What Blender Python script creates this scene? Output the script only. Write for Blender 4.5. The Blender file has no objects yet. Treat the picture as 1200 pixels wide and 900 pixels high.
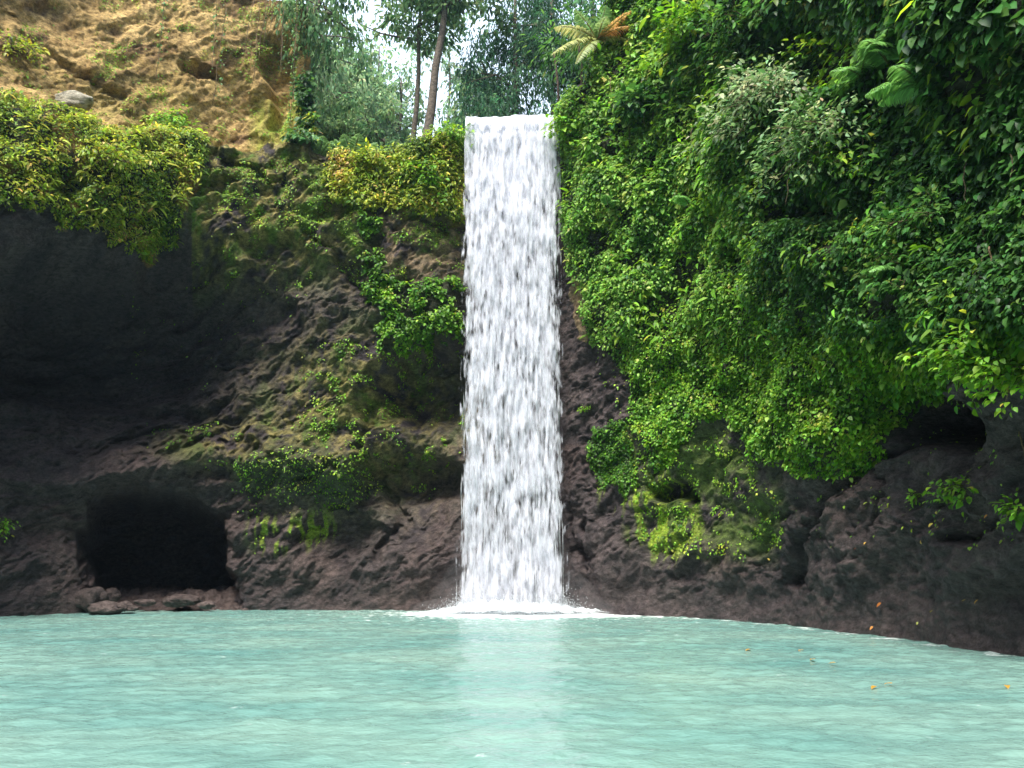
import bpy, math
import numpy as np
rng = np.random.default_rng(7)
C = bpy.context.scene.collection
S = bpy.context.scene
PI = math.pi

# ------------------------------------------------------------------ camera maths
CAM = np.array([0., 0., 1.7]); PITCH = math.radians(12.5); F = 28/36*1200
cP, sP = math.cos(PITCH), math.sin(PITCH)
def proj(P):
    r = P - CAM
    d = r[..., 1]*cP + r[..., 2]*sP
    u = -r[..., 1]*sP + r[..., 2]*cP
    d = np.where(d < .5, .5, d)
    return 600 + F*r[..., 0]/d, 450 - F*u/d
def at(px, py, Y):
    a = (px-600)/F; b = (450-py)/F
    d = np.array([a, cP - b*sP, sP + b*cP])
    return CAM + d*(Y/d[1])

# ------------------------------------------------------------------ noise
_p = np.random.default_rng(3).permutation(256); _p = np.concatenate([_p, _p, _p])
_g = np.random.default_rng(4).normal(size=(256, 3)); _g /= np.linalg.norm(_g, axis=1)[:, None]
def perlin(P):
    shp = P.shape[:-1]; P = P.reshape(-1, 3)
    i = np.floor(P).astype(int); f = P-i; i &= 255
    u = f*f*f*(f*(f*6-15)+10)
    out = 0
    for dx in (0, 1):
        for dy in (0, 1):
            for dz in (0, 1):
                h = _p[_p[_p[(i[:, 0]+dx) & 255]+((i[:, 1]+dy) & 255)]+((i[:, 2]+dz) & 255)]
                g = _g[h]
                w = (u[:, 0] if dx else 1-u[:, 0])*(u[:, 1] if dy else 1-u[:, 1])*(u[:, 2] if dz else 1-u[:, 2])
                out = out + w*(g[:, 0]*(f[:, 0]-dx)+g[:, 1]*(f[:, 1]-dy)+g[:, 2]*(f[:, 2]-dz))
    return (out*1.6).reshape(shp)
def fbm(P, scale, octs=4, gain=.5, off=0., ridged=False):
    P = P/scale + off
    a, s = 1., 0.
    for k in range(octs):
        n = perlin(P*(2.03**k)+k*17.3)
        if ridged: n = 1-2*np.abs(n)
        s = s + a*n; a *= gain
    return s
def sm(a, b, x):
    t = np.clip((x-a)/(b-a), 0, 1); return t*t*(3-2*t)
def inpoly(px, py, poly):
    poly = np.array(poly, float); r = np.zeros(px.shape, bool); j = len(poly)-1
    for i in range(len(poly)):
        xi, yi = poly[i]; xj, yj = poly[j]
        if yi != yj:
            r ^= ((yi > py) != (yj > py)) & (px < (xj-xi)*(py-yi)/(yj-yi)+xi)
        j = i
    return r
def seg_dist(px, py, pts):
    d = np.full(px.shape, 1e9); pts = np.array(pts, float)
    for a, b in zip(pts[:-1], pts[1:]):
        ab = b-a; t = np.clip(((px-a[0])*ab[0]+(py-a[1])*ab[1])/(ab@ab), 0, 1)
        d = np.minimum(d, np.hypot(px-a[0]-t*ab[0], py-a[1]-t*ab[1]))
    return d

# ------------------------------------------------------------------ object helpers
def tag(o, label=None, cat=None, group=None, kind=None):
    if label: o['label'] = label
    if cat: o['category'] = cat
    if group: o['group'] = group
    if kind: o['kind'] = kind
    return o
def empty(name, loc, rot=(0, 0, 0)):
    o = bpy.data.objects.new(name, None); C.objects.link(o); o.location = [float(v) for v in loc]; o.rotation_euler = rot
    o.empty_display_size = .2
    return o
def mesh_np(name, V, loops, sizes, mat, parent=None, col=None, smooth=False, origin=None):
    V = np.asarray(V, np.float32).reshape(-1, 3)
    if parent is not None and origin is None: origin = np.array(parent.location)
    if parent is not None: V = V - np.asarray(origin, np.float32)
    me = bpy.data.meshes.new(name)
    me.vertices.add(len(V)); me.vertices.foreach_set('co', V.ravel())
    loops = np.asarray(loops, np.int32).ravel(); sizes = np.asarray(sizes, np.int32).ravel()
    me.loops.add(len(loops)); me.loops.foreach_set('vertex_index', loops)
    me.polygons.add(len(sizes))
    st = np.concatenate([[0], np.cumsum(sizes)[:-1]]).astype(np.int32)
    me.polygons.foreach_set('loop_start', st); me.polygons.foreach_set('loop_total', sizes)
    if smooth: me.polygons.foreach_set('use_smooth', np.ones(len(sizes), bool))
    if col is not None:
        a = me.color_attributes.new('Col', 'FLOAT_COLOR', 'POINT')
        cc = np.ones((len(V), 4), np.float32); cc[:, :3] = col
        a.data.foreach_set('color', cc.ravel())
    me.update(calc_edges=True); me.validate()
    me.materials.append(mat)
    o = bpy.data.objects.new(name, me); C.objects.link(o)
    if parent is not None: o.parent = parent
    return o
def unit(v): return v/np.maximum(np.linalg.norm(v, axis=-1, keepdims=True), 1e-9)

# leaf templates: (along, across, up)
BROAD = (np.array([(0, 0, 0), (.28, -.46, .02), (.3, 0, -.05), (.28, .46, .02), (.68, -.36, -.1), (.7, 0, -.16), (.68, .36, -.1), (1, 0, -.36)]),
         [(0, 1, 2), (0, 2, 3), (1, 4, 5, 2), (2, 5, 6, 3), (4, 7, 5), (5, 7, 6)])
NARROW = (np.array([(0, 0, 0), (.3, -.5, .02), (.3, .5, .02), (.7, -.38, -.12), (.7, .38, -.12), (1, 0, -.36)]),
          [(0, 1, 2), (1, 3, 4, 2), (3, 5, 4)])
def leafbuf(pos, axis, up, L, W, tmpl=BROAD):
    """arrays for many leaves, each a small folded and drooping blade"""
    T, F_ = tmpl
    a = unit(axis); s = unit(np.cross(a, up)); n = np.cross(s, a)
    L = np.broadcast_to(L, (len(pos),)); W = np.broadcast_to(W, (len(pos),))
    V = (pos[:, None, :] + a[:, None, :]*(T[None, :, 0, None]*L[:, None, None])
         + s[:, None, :]*(T[None, :, 1, None]*W[:, None, None]) + n[:, None, :]*(T[None, :, 2, None]*L[:, None, None]))
    fl = np.array([i for f in F_ for i in f]); fs = np.array([len(f) for f in F_])
    loops = (np.arange(len(pos))[:, None]*len(T) + fl[None, :]).ravel()
    sizes = np.tile(fs, len(pos))
    return V.reshape(-1, 3), loops, sizes, len(T)
class Buf:
    def __init__(s): s.V, s.L, s.S, s.C, s.n = [], [], [], [], 0
    def add(s, V, L, Z, col):
        s.V.append(V); s.L.append(np.asarray(L)+s.n); s.S.append(np.asarray(Z)); s.n += len(V)
        s.C.append(np.broadcast_to(col, (len(V), 3)) if np.ndim(col) == 1 else col)
    def leaves(s, pos, axis, up, L, W, col, tmpl=BROAD):
        V, l, z, k = leafbuf(pos, axis, up, L, W, tmpl)
        s.add(V, l, z, np.repeat(col, k, 0) if np.ndim(col) == 2 else col)
    def tube(s, pts, rad, col, n=6):
        pts = np.array(pts, float); rad = np.broadcast_to(rad, (len(pts),))
        t = unit(np.gradient(pts, axis=0)); ref = np.array([.3, .9, .2]); a = unit(np.cross(t, ref)); b = np.cross(t, a)
        an = np.arange(n)*2*PI/n
        V = (pts[:, None]+rad[:, None, None]*(np.cos(an)[None, :, None]*a[:, None]+np.sin(an)[None, :, None]*b[:, None])).reshape(-1, 3)
        L, Z = [], []
        for i in range(len(pts)-1):
            for j in range(n):
                k = (j+1) % n; L += [i*n+j, i*n+k, (i+1)*n+k, (i+1)*n+j]; Z.append(4)
        L += list(range(n))[::-1]; Z.append(n); L += [(len(pts)-1)*n+q for q in range(n)]; Z.append(n)
        s.add(V, L, Z, col)
    def build(s, name, mat, parent=None, smooth=False):
        return mesh_np(name, np.concatenate(s.V), np.concatenate(s.L), np.concatenate(s.S), mat, parent, np.concatenate(s.C), smooth)

# ------------------------------------------------------------------ materials
def newmat(name):
    m = bpy.data.materials.new(name); m.use_nodes = True; nt = m.node_tree
    for n in list(nt.nodes): nt.nodes.remove(n)
    out = nt.nodes.new('ShaderNodeOutputMaterial')
    def N(t, **k):
        n = nt.nodes.new('ShaderNode'+t)
        for a, b in k.items():
            if a.startswith('i_'): n.inputs[a[2:].replace('_', ' ')].default_value = b
            else: setattr(n, a, b)
        return n
    return m, nt, N, nt.links.new, out
def leafmat(name, trans=.38, rough=.45, spec=.28):
    m, nt, N, K, out = newmat(name)
    at_ = N('Vertex_Color' if False else 'VertexColor', layer_name='Col')
    p = N('BsdfPrincipled'); p.inputs['Roughness'].default_value = rough; p.inputs['Specular IOR Level'].default_value = spec
    t = N('BsdfTranslucent'); mx = N('MixShader'); mx.inputs[0].default_value = trans
    hs = N('HueSaturation'); hs.inputs['Hue'].default_value = .485; hs.inputs['Value'].default_value = 1.5; hs.inputs['Saturation'].default_value = 1.05
    K(at_.outputs[0], p.inputs['Base Color']); K(at_.outputs[0], hs.inputs['Color']); K(hs.outputs[0], t.inputs[0])
    K(p.outputs[0], mx.inputs[1]); K(t.outputs[0], mx.inputs[2]); K(mx.outputs[0], out.inputs[0])
    return m
def rockmat(name, rough=.85, fine=1., wet=False, spec=.3):
    m, nt, N, K, out = newmat(name)
    vc = N('VertexColor', layer_name='Col'); tc = N('TexCoord')
    n1 = N('TexNoise'); n1.inputs['Scale'].default_value = 5; n1.inputs['Detail'].default_value = 8; n1.inputs['Roughness'].default_value = .7
    n2 = N('TexNoise'); n2.inputs['Scale'].default_value = 18; n2.inputs['Detail'].default_value = 9; n2.inputs['Roughness'].default_value = .75
    mp = N('Mapping'); mp.inputs['Rotation'].default_value = (.3, .5, .2); mp.inputs['Scale'].default_value = (1, 1, 1.6)
    K(tc.outputs['Object'], mp.inputs[0]); K(mp.outputs[0], n1.inputs[0]); K(mp.outputs[0], n2.inputs[0])
    vor = N('TexVoronoi', feature='DISTANCE_TO_EDGE'); vor.inputs['Scale'].default_value = 1.7
    mw = N('MixRGB'); mw.inputs[0].default_value = .25; K(mp.outputs[0], mw.inputs[1]); K(n1.outputs['Color'], mw.inputs[2]); K(mw.outputs[0], vor.inputs[0])
    r1 = N('MapRange'); r1.inputs[1].default_value = .3; r1.inputs[2].default_value = .72; r1.inputs[3].default_value = .25; r1.inputs[4].default_value = 2.1
    r2 = N('MapRange'); r2.inputs[1].default_value = .3; r2.inputs[2].default_value = .7; r2.inputs[3].default_value = .5; r2.inputs[4].default_value = 1.6
    K(n1.outputs[0], r1.inputs[0]); K(n2.outputs[0], r2.inputs[0])
    mu = N('Math', operation='MULTIPLY'); K(r1.outputs[0], mu.inputs[0]); K(r2.outputs[0], mu.inputs[1])
    vm = N('VectorMath', operation='SCALE'); K(vc.outputs[0], vm.inputs[0]); K(mu.outputs[0], vm.inputs['Scale'])
    p = N('BsdfPrincipled'); p.inputs['Roughness'].default_value = rough; p.inputs['Specular IOR Level'].default_value = spec
    K(vm.outputs[0], p.inputs['Base Color'])
    if wet:
        sx = N('SeparateXYZ'); K(tc.outputs['Object'], sx.inputs[0])
        rw = N('MapRange'); rw.inputs[1].default_value = 0; rw.inputs[2].default_value = 5; rw.inputs[3].default_value = .42; rw.inputs[4].default_value = rough
        K(sx.outputs['Z'], rw.inputs[0]); K(rw.outputs[0], p.inputs['Roughness'])
    b1 = N('Bump'); b1.inputs['Strength'].default_value = .9*fine; b1.inputs['Distance'].default_value = .22
    b2 = N('Bump'); b2.inputs['Strength'].default_value = .8*fine; b2.inputs['Distance'].default_value = .09
    n3 = N('TexNoise'); n3.inputs['Scale'].default_value = 60; n3.inputs['Detail'].default_value = 4; K(mp.outputs[0], n3.inputs[0])
    r3 = N('MapRange'); r3.inputs[1].default_value = .62; r3.inputs[2].default_value = .74; r3.inputs[3].default_value = 0; r3.inputs[4].default_value = .4; K(n3.outputs[0], r3.inputs[0])
    lt = N('MixRGB', blend_type='ADD'); lt.inputs[2].default_value = (.30, .28, .27, 1); K(r3.outputs[0], lt.inputs[0]); K(vm.outputs[0], lt.inputs[1]); K(lt.outputs[0], p.inputs['Base Color'])
    K(n1.outputs[0], b1.inputs['Height']); K(n2.outputs[0], b2.inputs['Height']); K(b1.outputs[0], b2.inputs['Normal']); K(b2.outputs[0], p.inputs['Normal'])
    K(p.outputs[0], out.inputs[0])
    return m
M_LEAF = leafmat('leaf_green'); M_FAR = leafmat('leaf_far', .5, .6, .2)
M_ROCK = rockmat('basalt_rock', .8, 1., True); M_EARTH = rockmat('golden_earth', .95, .9, False, .15)
M_BARK = rockmat('bark', .85, .5)

# ------------------------------------------------------------------ the cliff grid
ctrl = np.array([(-5, -21), (-18, -20), (-27, -13), (-29, -4), (-26, 6), (-21, 18), (-17, 24.6), (-14.3, 27.4), (-10.5, 29.0), (-7, 29.2), (-4.0, 29.1), (-1.5, 28.7), (1.4, 28.3), (3.1, 26.9),
                 (6.3, 24.6), (8.3, 20.2), (9.4, 15.3), (11, 8), (13.5, 0), (14, -9), (8, -18), (-3, -21)], float)  # loop behind the camera: unseen gorge wall added to cut low light
def catmull(P, n=200):
    P = np.vstack([2*P[0]-P[1], P, 2*P[-1]-P[-2]]); o = []
    t = np.linspace(0, 1, n, endpoint=False)[:, None]
    for i in range(1, len(P)-2):
        a, b, c, d = P[i-1:i+3]
        o.append(.5*((2*b)+(-a+c)*t+(2*a-5*b+4*c-d)*t**2+(-a+3*b-3*c+d)*t**3))
    return np.vstack(o+[P[-2:-1]])
path = catmull(ctrl); seg = np.hypot(*np.diff(path, axis=0).T); arc = np.concatenate([[0], np.cumsum(seg)])
P8 = np.c_[path, np.full(len(path), 8.)]; pxa = proj(P8)[0]; infront = path[:, 1] > 5
vis = infront & (pxa > -90) & (pxa < 1300); a0, a1 = arc[vis].min(), arc[vis].max()
sv = np.concatenate([np.arange(0, a0, .6), np.arange(a0, a1, .05), np.arange(a1, arc[-1], .6)])
X0 = np.interp(sv, arc, path[:, 0]); Y0 = np.interp(sv, arc, path[:, 1])
# smoothed normals, pointing to the pool
ks = np.ones(1001)/1001.
u_ = np.linspace(0, arc[-1], 6000); ux = np.interp(u_, arc, path[:, 0]); uy = np.interp(u_, arc, path[:, 1])
tx = np.gradient(ux); ty = np.gradient(uy)
k2 = np.hanning(360); k2 /= k2.sum()
pad = lambda q: np.convolve(np.pad(q, 180, mode='edge'), k2, 'same')[180:-180]
tx, ty = pad(tx), pad(ty); l_ = np.hypot(tx, ty); nxs = np.interp(sv, u_, ty/l_); nys = np.interp(sv, u_, -tx/l_)
pc, _ = proj(np.c_[X0, Y0, np.full(len(X0), 17.)])
pc = np.where(Y0 < 6, np.where(X0 < 0, -500, 1700), pc)
ztop = np.interp(pc, [-400, 300, 338, 352, 372, 420, 540, 546, 655, 662, 700, 730, 790, 900], [26, 26.5, 25.5, 21, 17.2, 17.1, 17.9, 18.05, 18.15, 18.7, 19.7, 22.5, 26, 27])
ztop = ztop + 10*sm(8, -8, Y0)  # unseen wall behind the camera raised to cut sky light
NR = 520; t = np.linspace(0, 1, NR)
ncol = len(sv)
ZS = 16.2; TA = .76
Z = np.where(t[None, :] < TA, -1.5+t[None, :]/TA*(ZS+1.5), ZS+(t[None, :]-TA)/(1-TA)*(ztop[:, None]-ZS))
GX = np.repeat(X0[:, None], NR, 1); GY = np.repeat(Y0[:, None], NR, 1)
G0 = np.stack([GX, GY, Z], -1)
px, py = proj(G0)
front = np.repeat((Y0 > 6)[:, None], NR, 1)
px = np.where(front, px, np.where(GX < 0, -400, 1600)); 
w1 = fbm(G0, 2.2, 3, off=5.1); w2 = fbm(G0, 2.2, 3, off=9.7)
qx = px + 14*w1; qy = py + 14*w2           # wobbled picture coordinates: feature outlines on the rock
q2x = px + 7*fbm(G0, .6, 3, off=31.1); q2y = py + 7*fbm(G0, .6, 3, off=47.3)

cx_ = np.array([-60, 0, 100, 200, 300, 400, 500, 545, 600, 660, 720, 800, 900, 1000, 1100, 1200, 1300])
cy_ = np.array([-200, 0, 100, 150, 172, 184, 250, 300, 350, 450, 520, 565, 600, 640, 700, 760])
D = np.array([
 [-2.5,-2.5,-2.6,-2.8,-3.0,-2.5,-1.0, 0, 0, 0, -.6, 0, .4, .6, 1.0, 1.2, 1.2],
 [-1.8,-1.8,-2.0,-2.3,-2.6,-2.0,-.8, 0, 0, 0, -.3, .4, .8, .4, .7, 1.0, 1.0],
 [-.6,-.6,-.9,-1.6,-2.2,-1.2,-.4, 0, 0, 0, -.1, .6, .9, .1, .2, .8, .8],
 [.7, .7, .5,-.6,-1.9,-.6, .2, 0, 0, .1, .3, .7, 1.2, .9, .1, .6, .6],
 [1.2,1.2,1.0, .3,-1.6, .2, .6, .2, 0, .1, .4, .7, 1.3, 1.0, .2, .5, .5],
 [1.4,1.4,1.4, 1.2, .9, .8, .7, .3, 0, .1, .5, .7, 1.2, 1.1, .4, .4, .4],
 [1.7,1.7,1.9, 1.7,1.0, .9, .6, .2, 0, 0, .4, .8, 1.1, .9, .6, .6, .6],
 [1.3,1.3,1.2, .9, .7, 1.0, .8, .3, 0, -.1, .2, .7, .8, 1.0, 1.0, .8, .8],
 [-2.4,-2.4,-2.8,-2.2,-.2, .7, .7, .3, 0, -.2, 0, .5, .6, .8, 1.1, 1.2, 1.2],
 [-3.6,-3.6,-3.4,-2.2,-.5, .5,-.1, -.1, 0, -.2, -.1, .3, .5, .7, .6, .9, .9],
 [-2.2,-2.2,-1.8,-.9, .0, .5,-.1, -.1, 0, -.2, -.1, .3, .5, .5, -.3, .2, .2],
 [-.8,-.8,-.4, .1, .3, .6,-.3,-.1, 0, -.1, 0, .2, .3, .2, .1, .3, .3],
 [-1.0,-1.0,-.8,-.5,-.1, .0,-.3,-.1, 0, 0, 0, .1, .1, .2, .3, .4, .4],
 [-.6,-.6,-.6,-.4,-.1,-.1,-.1, 0, 0, 0, 0, .05, .1, .2, .3, .3, .3],
 [0]*17, [0.1]*17], float)
def bil(qx, qy):
    i = np.clip(np.searchsorted(cx_, qx)-1, 0, len(cx_)-2); j = np.clip(np.searchsorted(cy_, qy)-1, 0, len(cy_)-2)
    fx = np.clip((qx-cx_[i])/(cx_[i+1]-cx_[i]), 0, 1); fy = np.clip((qy-cy_[j])/(cy_[j+1]-cy_[j]), 0, 1)
    fx = fx*fx*(3-2*fx)
    return (D[j, i]*(1-fx)+D[j, i+1]*fx)*(1-fy)+(D[j+1, i]*(1-fx)+D[j+1, i+1]*fx)*fy
disp = bil(qx, qy)
def scoop(cx, cy, rx, ry, depth, hard=.35, x=None, y=None, rot=0):
    x = qx if x is None else x; y = qy if y is None else y
    c, s = math.cos(math.radians(rot)), math.sin(math.radians(rot))
    dx, dy = x-cx, y-cy
    r = np.hypot((dx*c+dy*s)/rx, (-dx*s+dy*c)/ry)
    return -depth*(1-sm(1-hard, 1+hard*.35, r))
# main cave
w3 = fbm(G0, .75, 4, .6, 15.); w4 = fbm(G0, .75, 4, .6, 25.)
xx_ = px+18*w1+5*w3; yy_ = py+14*w2+6*w4
cr = (np.abs((xx_-182-(yy_-640)*.10)/86)**2.6+np.abs((yy_-655)/np.where(yy_ < 655, 74, 95))**2.6)**(1/2.6)
disp -= 6.5*(1-sm(.62, 1.16, cr))
lipy = 548+8*np.sin(px/60.)+10*w2
disp += .75*np.exp(-((qy-lipy)/np.where(qy < lipy, 26, 13))**2)*sm(30, 90, px)*(1-sm(420, 460, px))
# shallow arched hollows with a sharp brow, left of the fall
def brow(cx, cy, rx, ry, d):
    r = np.hypot((qx-cx)/rx, (qy-cy)/ry); top = qy < cy
    return -d*np.where(top, 1-sm(.86, 1.02, r), (1-sm(.3, 1.1, r)))
disp += brow(515, 470, 75, 62, .9) + brow(485, 590, 78, 68, .7) + brow(395, 640, 50, 50, .35) + brow(300, 400, 60, 60, .35)
disp += scoop(150, 400, 150, 85, 1.8, .6)
disp += scoop(40, 380, 120, 80, 1.2, .5)
disp += scoop(205, 310, 60, 22, .9, .5) + scoop(320, 300, 40, 14, .5, .5)
disp += scoop(500, 452, 62, 48, 1.1, .45, rot=-15)
disp += scoop(480, 560, 66, 46, .9, .4, rot=8) + scoop(395, 640, 40, 40, .3, .6)
disp += scoop(395, 262, 36, 14, .5, .5) + scoop(250, 235, 30, 12, .6, .5)
disp += scoop(60, 235, 26, 26, 1.1, .5)
disp += scoop(320, 62, 22, 70, 1.2, .5) + scoop(240, 60, 30, 14, .6, .5)
disp += scoop(1115, 492, 74, 40, 2.6, .4, rot=6)
disp += scoop(790, 573, 30, 14, .8, .35, rot=12) + scoop(683, 622, 9, 10, .5, .5) + scoop(690, 520, 10, 60, .12, .6)
disp += scoop(680, 655, 12, 16, .35, .6) + scoop(1010, 250, 50, 26, .9, .6) + scoop(960, 60, 40, 30, .8, .6)
# cracks
for pts, w, d in [([(1062, 520), (1030, 545), (990, 580), (965, 615), (945, 650), (928, 684)], 6, .38), ([(1195, 600), (1165, 625), (1130, 640)], 5, .4),
                  ([(1050, 560), (1040, 600), (1030, 630)], 3, .25), ([(530, 280), (500, 268), (470, 276)], 3, .2), ([(240, 190), (290, 215), (340, 232)], 4, .35),
                  ([(445, 470), (425, 520), (440, 560), (470, 610), (440, 655)], 5, .35), ([(350, 280), (400, 310), (430, 345)], 4, .3),
                  ([(666, 600), (672, 640), (690, 665)], 4, .25), ([(280, 520), (330, 545), (400, 548)], 5, .3), ([(70, 40), (110, 80), (150, 100)], 4, .3)]:
    disp -= d*(1-sm(w*.3, w*1.6, seg_dist(q2x, q2y, pts)))
bank_line = np.interp(px, [-100, 0, 60, 150, 240, 345], [140, 142, 150, 172, 180, 183])
isbank = (qy < bank_line) & (px < 356) & front
zw = sm(.2, 2.0, Z)*.6+.4
R = G0.copy(); R[..., 2] *= 1.0
rot = G0 @ np.array([[.8, 0, .6], [0, 1, 0], [-.6, 0, .8]]).T * np.array([1, 1, 2.0])
rock = .42*fbm(G0, 3.4, 3) + .17*fbm(rot, 2.4, 4, .5, 3., True) + .16*fbm(rot, 1.1, 3, .5, 43.) + .075*fbm(rot, .60, 4, .58, 8., True) + .045*fbm(G0, .15, 2, .6, 2.)
rg = G0 @ np.array([[.75, 0, -.65], [0, 1, 0], [.65, 0, .75]]).T * np.array([2.2, 1, .7])
warp = G0+.9*np.stack([fbm(G0, 2.5, 3, off=61.), 0*Z, fbm(G0, 2.5, 3, off=71.)], -1)
rg2 = warp @ np.array([[.75, 0, -.65], [0, 1, 0], [.65, 0, .75]]).T * np.array([1.6, 1, .6])
earth = .50*fbm(G0, 3.4, 3, off=2.2) + .12*fbm(rg2, 3.0, 3, .5, 13., True) + .13*fbm(rg, 1.1, 4, .6, 5.) + .06*fbm(warp*np.array([1, 1, .8]), .42, 3, .62, 5., True) + .04*fbm(G0, .16, 2, .6, 9.)
rock = rock + (.40*fbm(rot, 1.5, 4, .55, 51., True)-.1)*(1-sm(250, 340, px))*sm(290, 330, py)*(1-sm(520, 560, py))*front
rsm = sm(700, 900, px)*sm(500, 560, py)
disp += np.where(isbank, earth, rock*(1-.1*rsm))*zw
# the notch behind the falling water is kept plain
nb = (1-sm(1.6, 2.3, np.abs(G0[..., 0]+.0)))*(GY > 20)
disp = disp*(1-.75*nb)-.15*nb

# ---- vegetation masks (outlines on the rock face)
def mask(poly, x=q2x, y=q2y): return inpoly(x, y, poly) & front
V_RIGHT = mask([(654, 128), (700, 105), (712, -90), (1400, -90), (1400, 470), (1195, 450), (1130, 452), (1085, 448), (1050, 470), (1048, 515), (1035, 545), (985, 562), (940, 552), (905, 545),
                (880, 500), (840, 498), (822, 520), (800, 553), (775, 552), (765, 520), (742, 500), (742, 440), (716, 425), (692, 400), (684, 350), (672, 330), (664, 240)])
V_DARKP = mask([(694, 500), (745, 497), (750, 560), (742, 580), (700, 560), (690, 530)])
V_LEFT = mask([(-200, 100), (0, 112), (50, 122), (130, 160), (165, 180), (172, 125), (205, 118), (222, 160), (245, 185), (240, 215), (215, 260), (212, 295), (165, 306), (110, 300), (70, 275), (44, 285), (30, 262), (-200, 268)])
V_LEDGE = mask([(372, 172), (400, 190), (385, 215), (398, 245), (430, 262), (470, 258), (545, 262), (548, 120), (350, 120), (352, 175)])
V_MID = mask([(432, 318), (470, 340), (545, 330), (545, 398), (500, 404), (455, 425), (445, 395), (455, 370), (432, 345)])
V_MID2 = mask([(432, 262), (452, 268), (455, 330), (440, 340), (430, 310)])
V_CAVE = mask([(285, 540), (340, 530), (430, 535), (440, 575), (400, 600), (350, 585), (285, 580)])
V_TOPL = mask([(345, 60), (356, 60), (410, 150), (400, 180), (345, 182), (352, 150)])
V_GREEN = mask([(740, 520), (860, 505), (930, 555), (945, 600), (925, 650), (850, 655), (760, 640), (750, 580)])
vegR = V_RIGHT.astype(float); veg_any = V_RIGHT | V_LEFT | V_LEDGE | V_MID | V_TOPL | V_MID2
# a soft version of the mask for the thickness of the growth
def blur(m, k):
    kk = np.hanning(k+2)[1:-1]; kk /= kk.sum(); m = m.astype(float)
    m = np.apply_along_axis(lambda r: np.convolve(np.pad(r, k//2, mode='edge'), kk, 'same')[k//2:-(k//2)], 0, m)
    return np.apply_along_axis(lambda r: np.convolve(np.pad(r, k//2, mode='edge'), kk, 'same')[k//2:-(k//2)], 1, m)
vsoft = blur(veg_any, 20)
upper = 1-sm(330, 470, py)
amp = np.where(px > 600, .06+.32*upper, .17)
lump = np.clip(.5+.55*fbm(G0*np.array([1, 1, 1.3]), 1.7, 2, .5, 21.), 0, 1.3) + .45*np.clip(.5+.6*fbm(G0*np.array([1, 1, 1.5]), .65, 2, .5, 44.), 0, 1.2)
disp += vsoft*amp*lump
GP = G0.copy(); GP[..., 0] += nxs[:, None]*disp; GP[..., 1] += nys[:, None]*disp
GP[..., 2] += (.22*fbm(G0, 1.3, 3, .5, 77.))*sm(.5, 1.5, Z)*(1-nb)
# back along the plateau
dirv = unit(np.stack([X0, Y0-8], -1)); NB = 56
back = (np.linspace(0, 1, NB+1)[1:]**2)*70
base = GP[:, -1]
BX = base[:, None, 0]+dirv[:, None, 0]*back[None]; BY = base[:, None, 1]+dirv[:, None, 1]*back[None]
side = sm(4.5, 9, np.abs(X0))[:, None]
BZ0 = base[:, None, 2]+.48*np.maximum(back-8, 0)[None]+.1*side*back[None]
BP = np.stack([BX, BY, BZ0], -1); BP[..., 2] += .25*fbm(BP, 3., 3)*sm(0, 2, back)[None]
ALL = np.concatenate([GP, BP], 1); NT = NR+NB

# ---- base colours of the rock, earth, moss and soil
def ramp(c0, c1, t): t = np.clip(t, 0, 1)[..., None]; return np.array(c0)*(1-t)+np.array(c1)*t
nA = fbm(G0, 1.4, 4, .6, 55.); nB = fbm(G0, .35, 3, .6, 66.); nC = fbm(G0, 4., 3, .5, 88.)
col = ramp((.040, .031, .034), (.098, .074, .072), .45+.5*nA+.25*nB)
def lay(col, w, c): w = np.clip(w, 0, 1)[..., None]; return col*(1-w)+np.asarray(c)*w
reddish = sm(-.1, .6, nC)*(py > 520)
col = lay(col, .35*reddish, (.11, .07, .06))
# olive moss film on upper rock of the left cliff and on the ledge
film = np.exp(-((px-420)/105)**2-((py-480)/85)**2)*1. + (px < 545)*(px > 225)*sm(360, 290, py)*1. + np.exp(-((px-270)/70)**2-((py-520)/26)**2)*.8+(px<345)*(px>200)*sm(300,260,py)*.6
col = lay(col, film*sm(-.75, .3, nA+.5*nB)*.9, (.13, .13, .028))
col = lay(col, film*sm(.0, .6, nB-.3*nA)*.6, (.30, .24, .08))
col = lay(col, film*sm(.2, .6, nA-.5*nB)*.7, (.10, .17, .02))
col = lay(col, .7*inpoly(qx, qy, [(455, 268), (545, 272), (545, 330), (500, 345), (462, 320)])*sm(-.5, .3, nB), (.22, .15, .10))
col = lay(col, .85*inpoly(q2x, q2y, [(672, 300), (684, 310), (690, 395), (676, 398), (668, 350)])*front, (.33, .23, .13))
# mossy green film right
gm = blur(V_GREEN, 30)*sm(-.7, .3, nA+.4*nB)
col = lay(col, gm*.9, (.075, .115, .018))
col = lay(col, blur(V_CAVE, 30)*.7, (.03, .05, .02))
streak = fbm(G0*np.array([1, 1, .16]), .22, 3, .6, 12.)
br = mask([(742, 500), (752, 540), (765, 580), (778, 545), (820, 590), (822, 640), (790, 655), (752, 640), (742, 590), (735, 545)]) | mask([(702, 560), (745, 560), (742, 590), (712, 592)]) | mask([(298, 610), (385, 606), (385, 632), (330, 646), (300, 640)])
brs = blur(br, 22)
col = lay(col, brs*sm(-.02, .22, streak+.2*nB), (.25, .34, .03))
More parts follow.
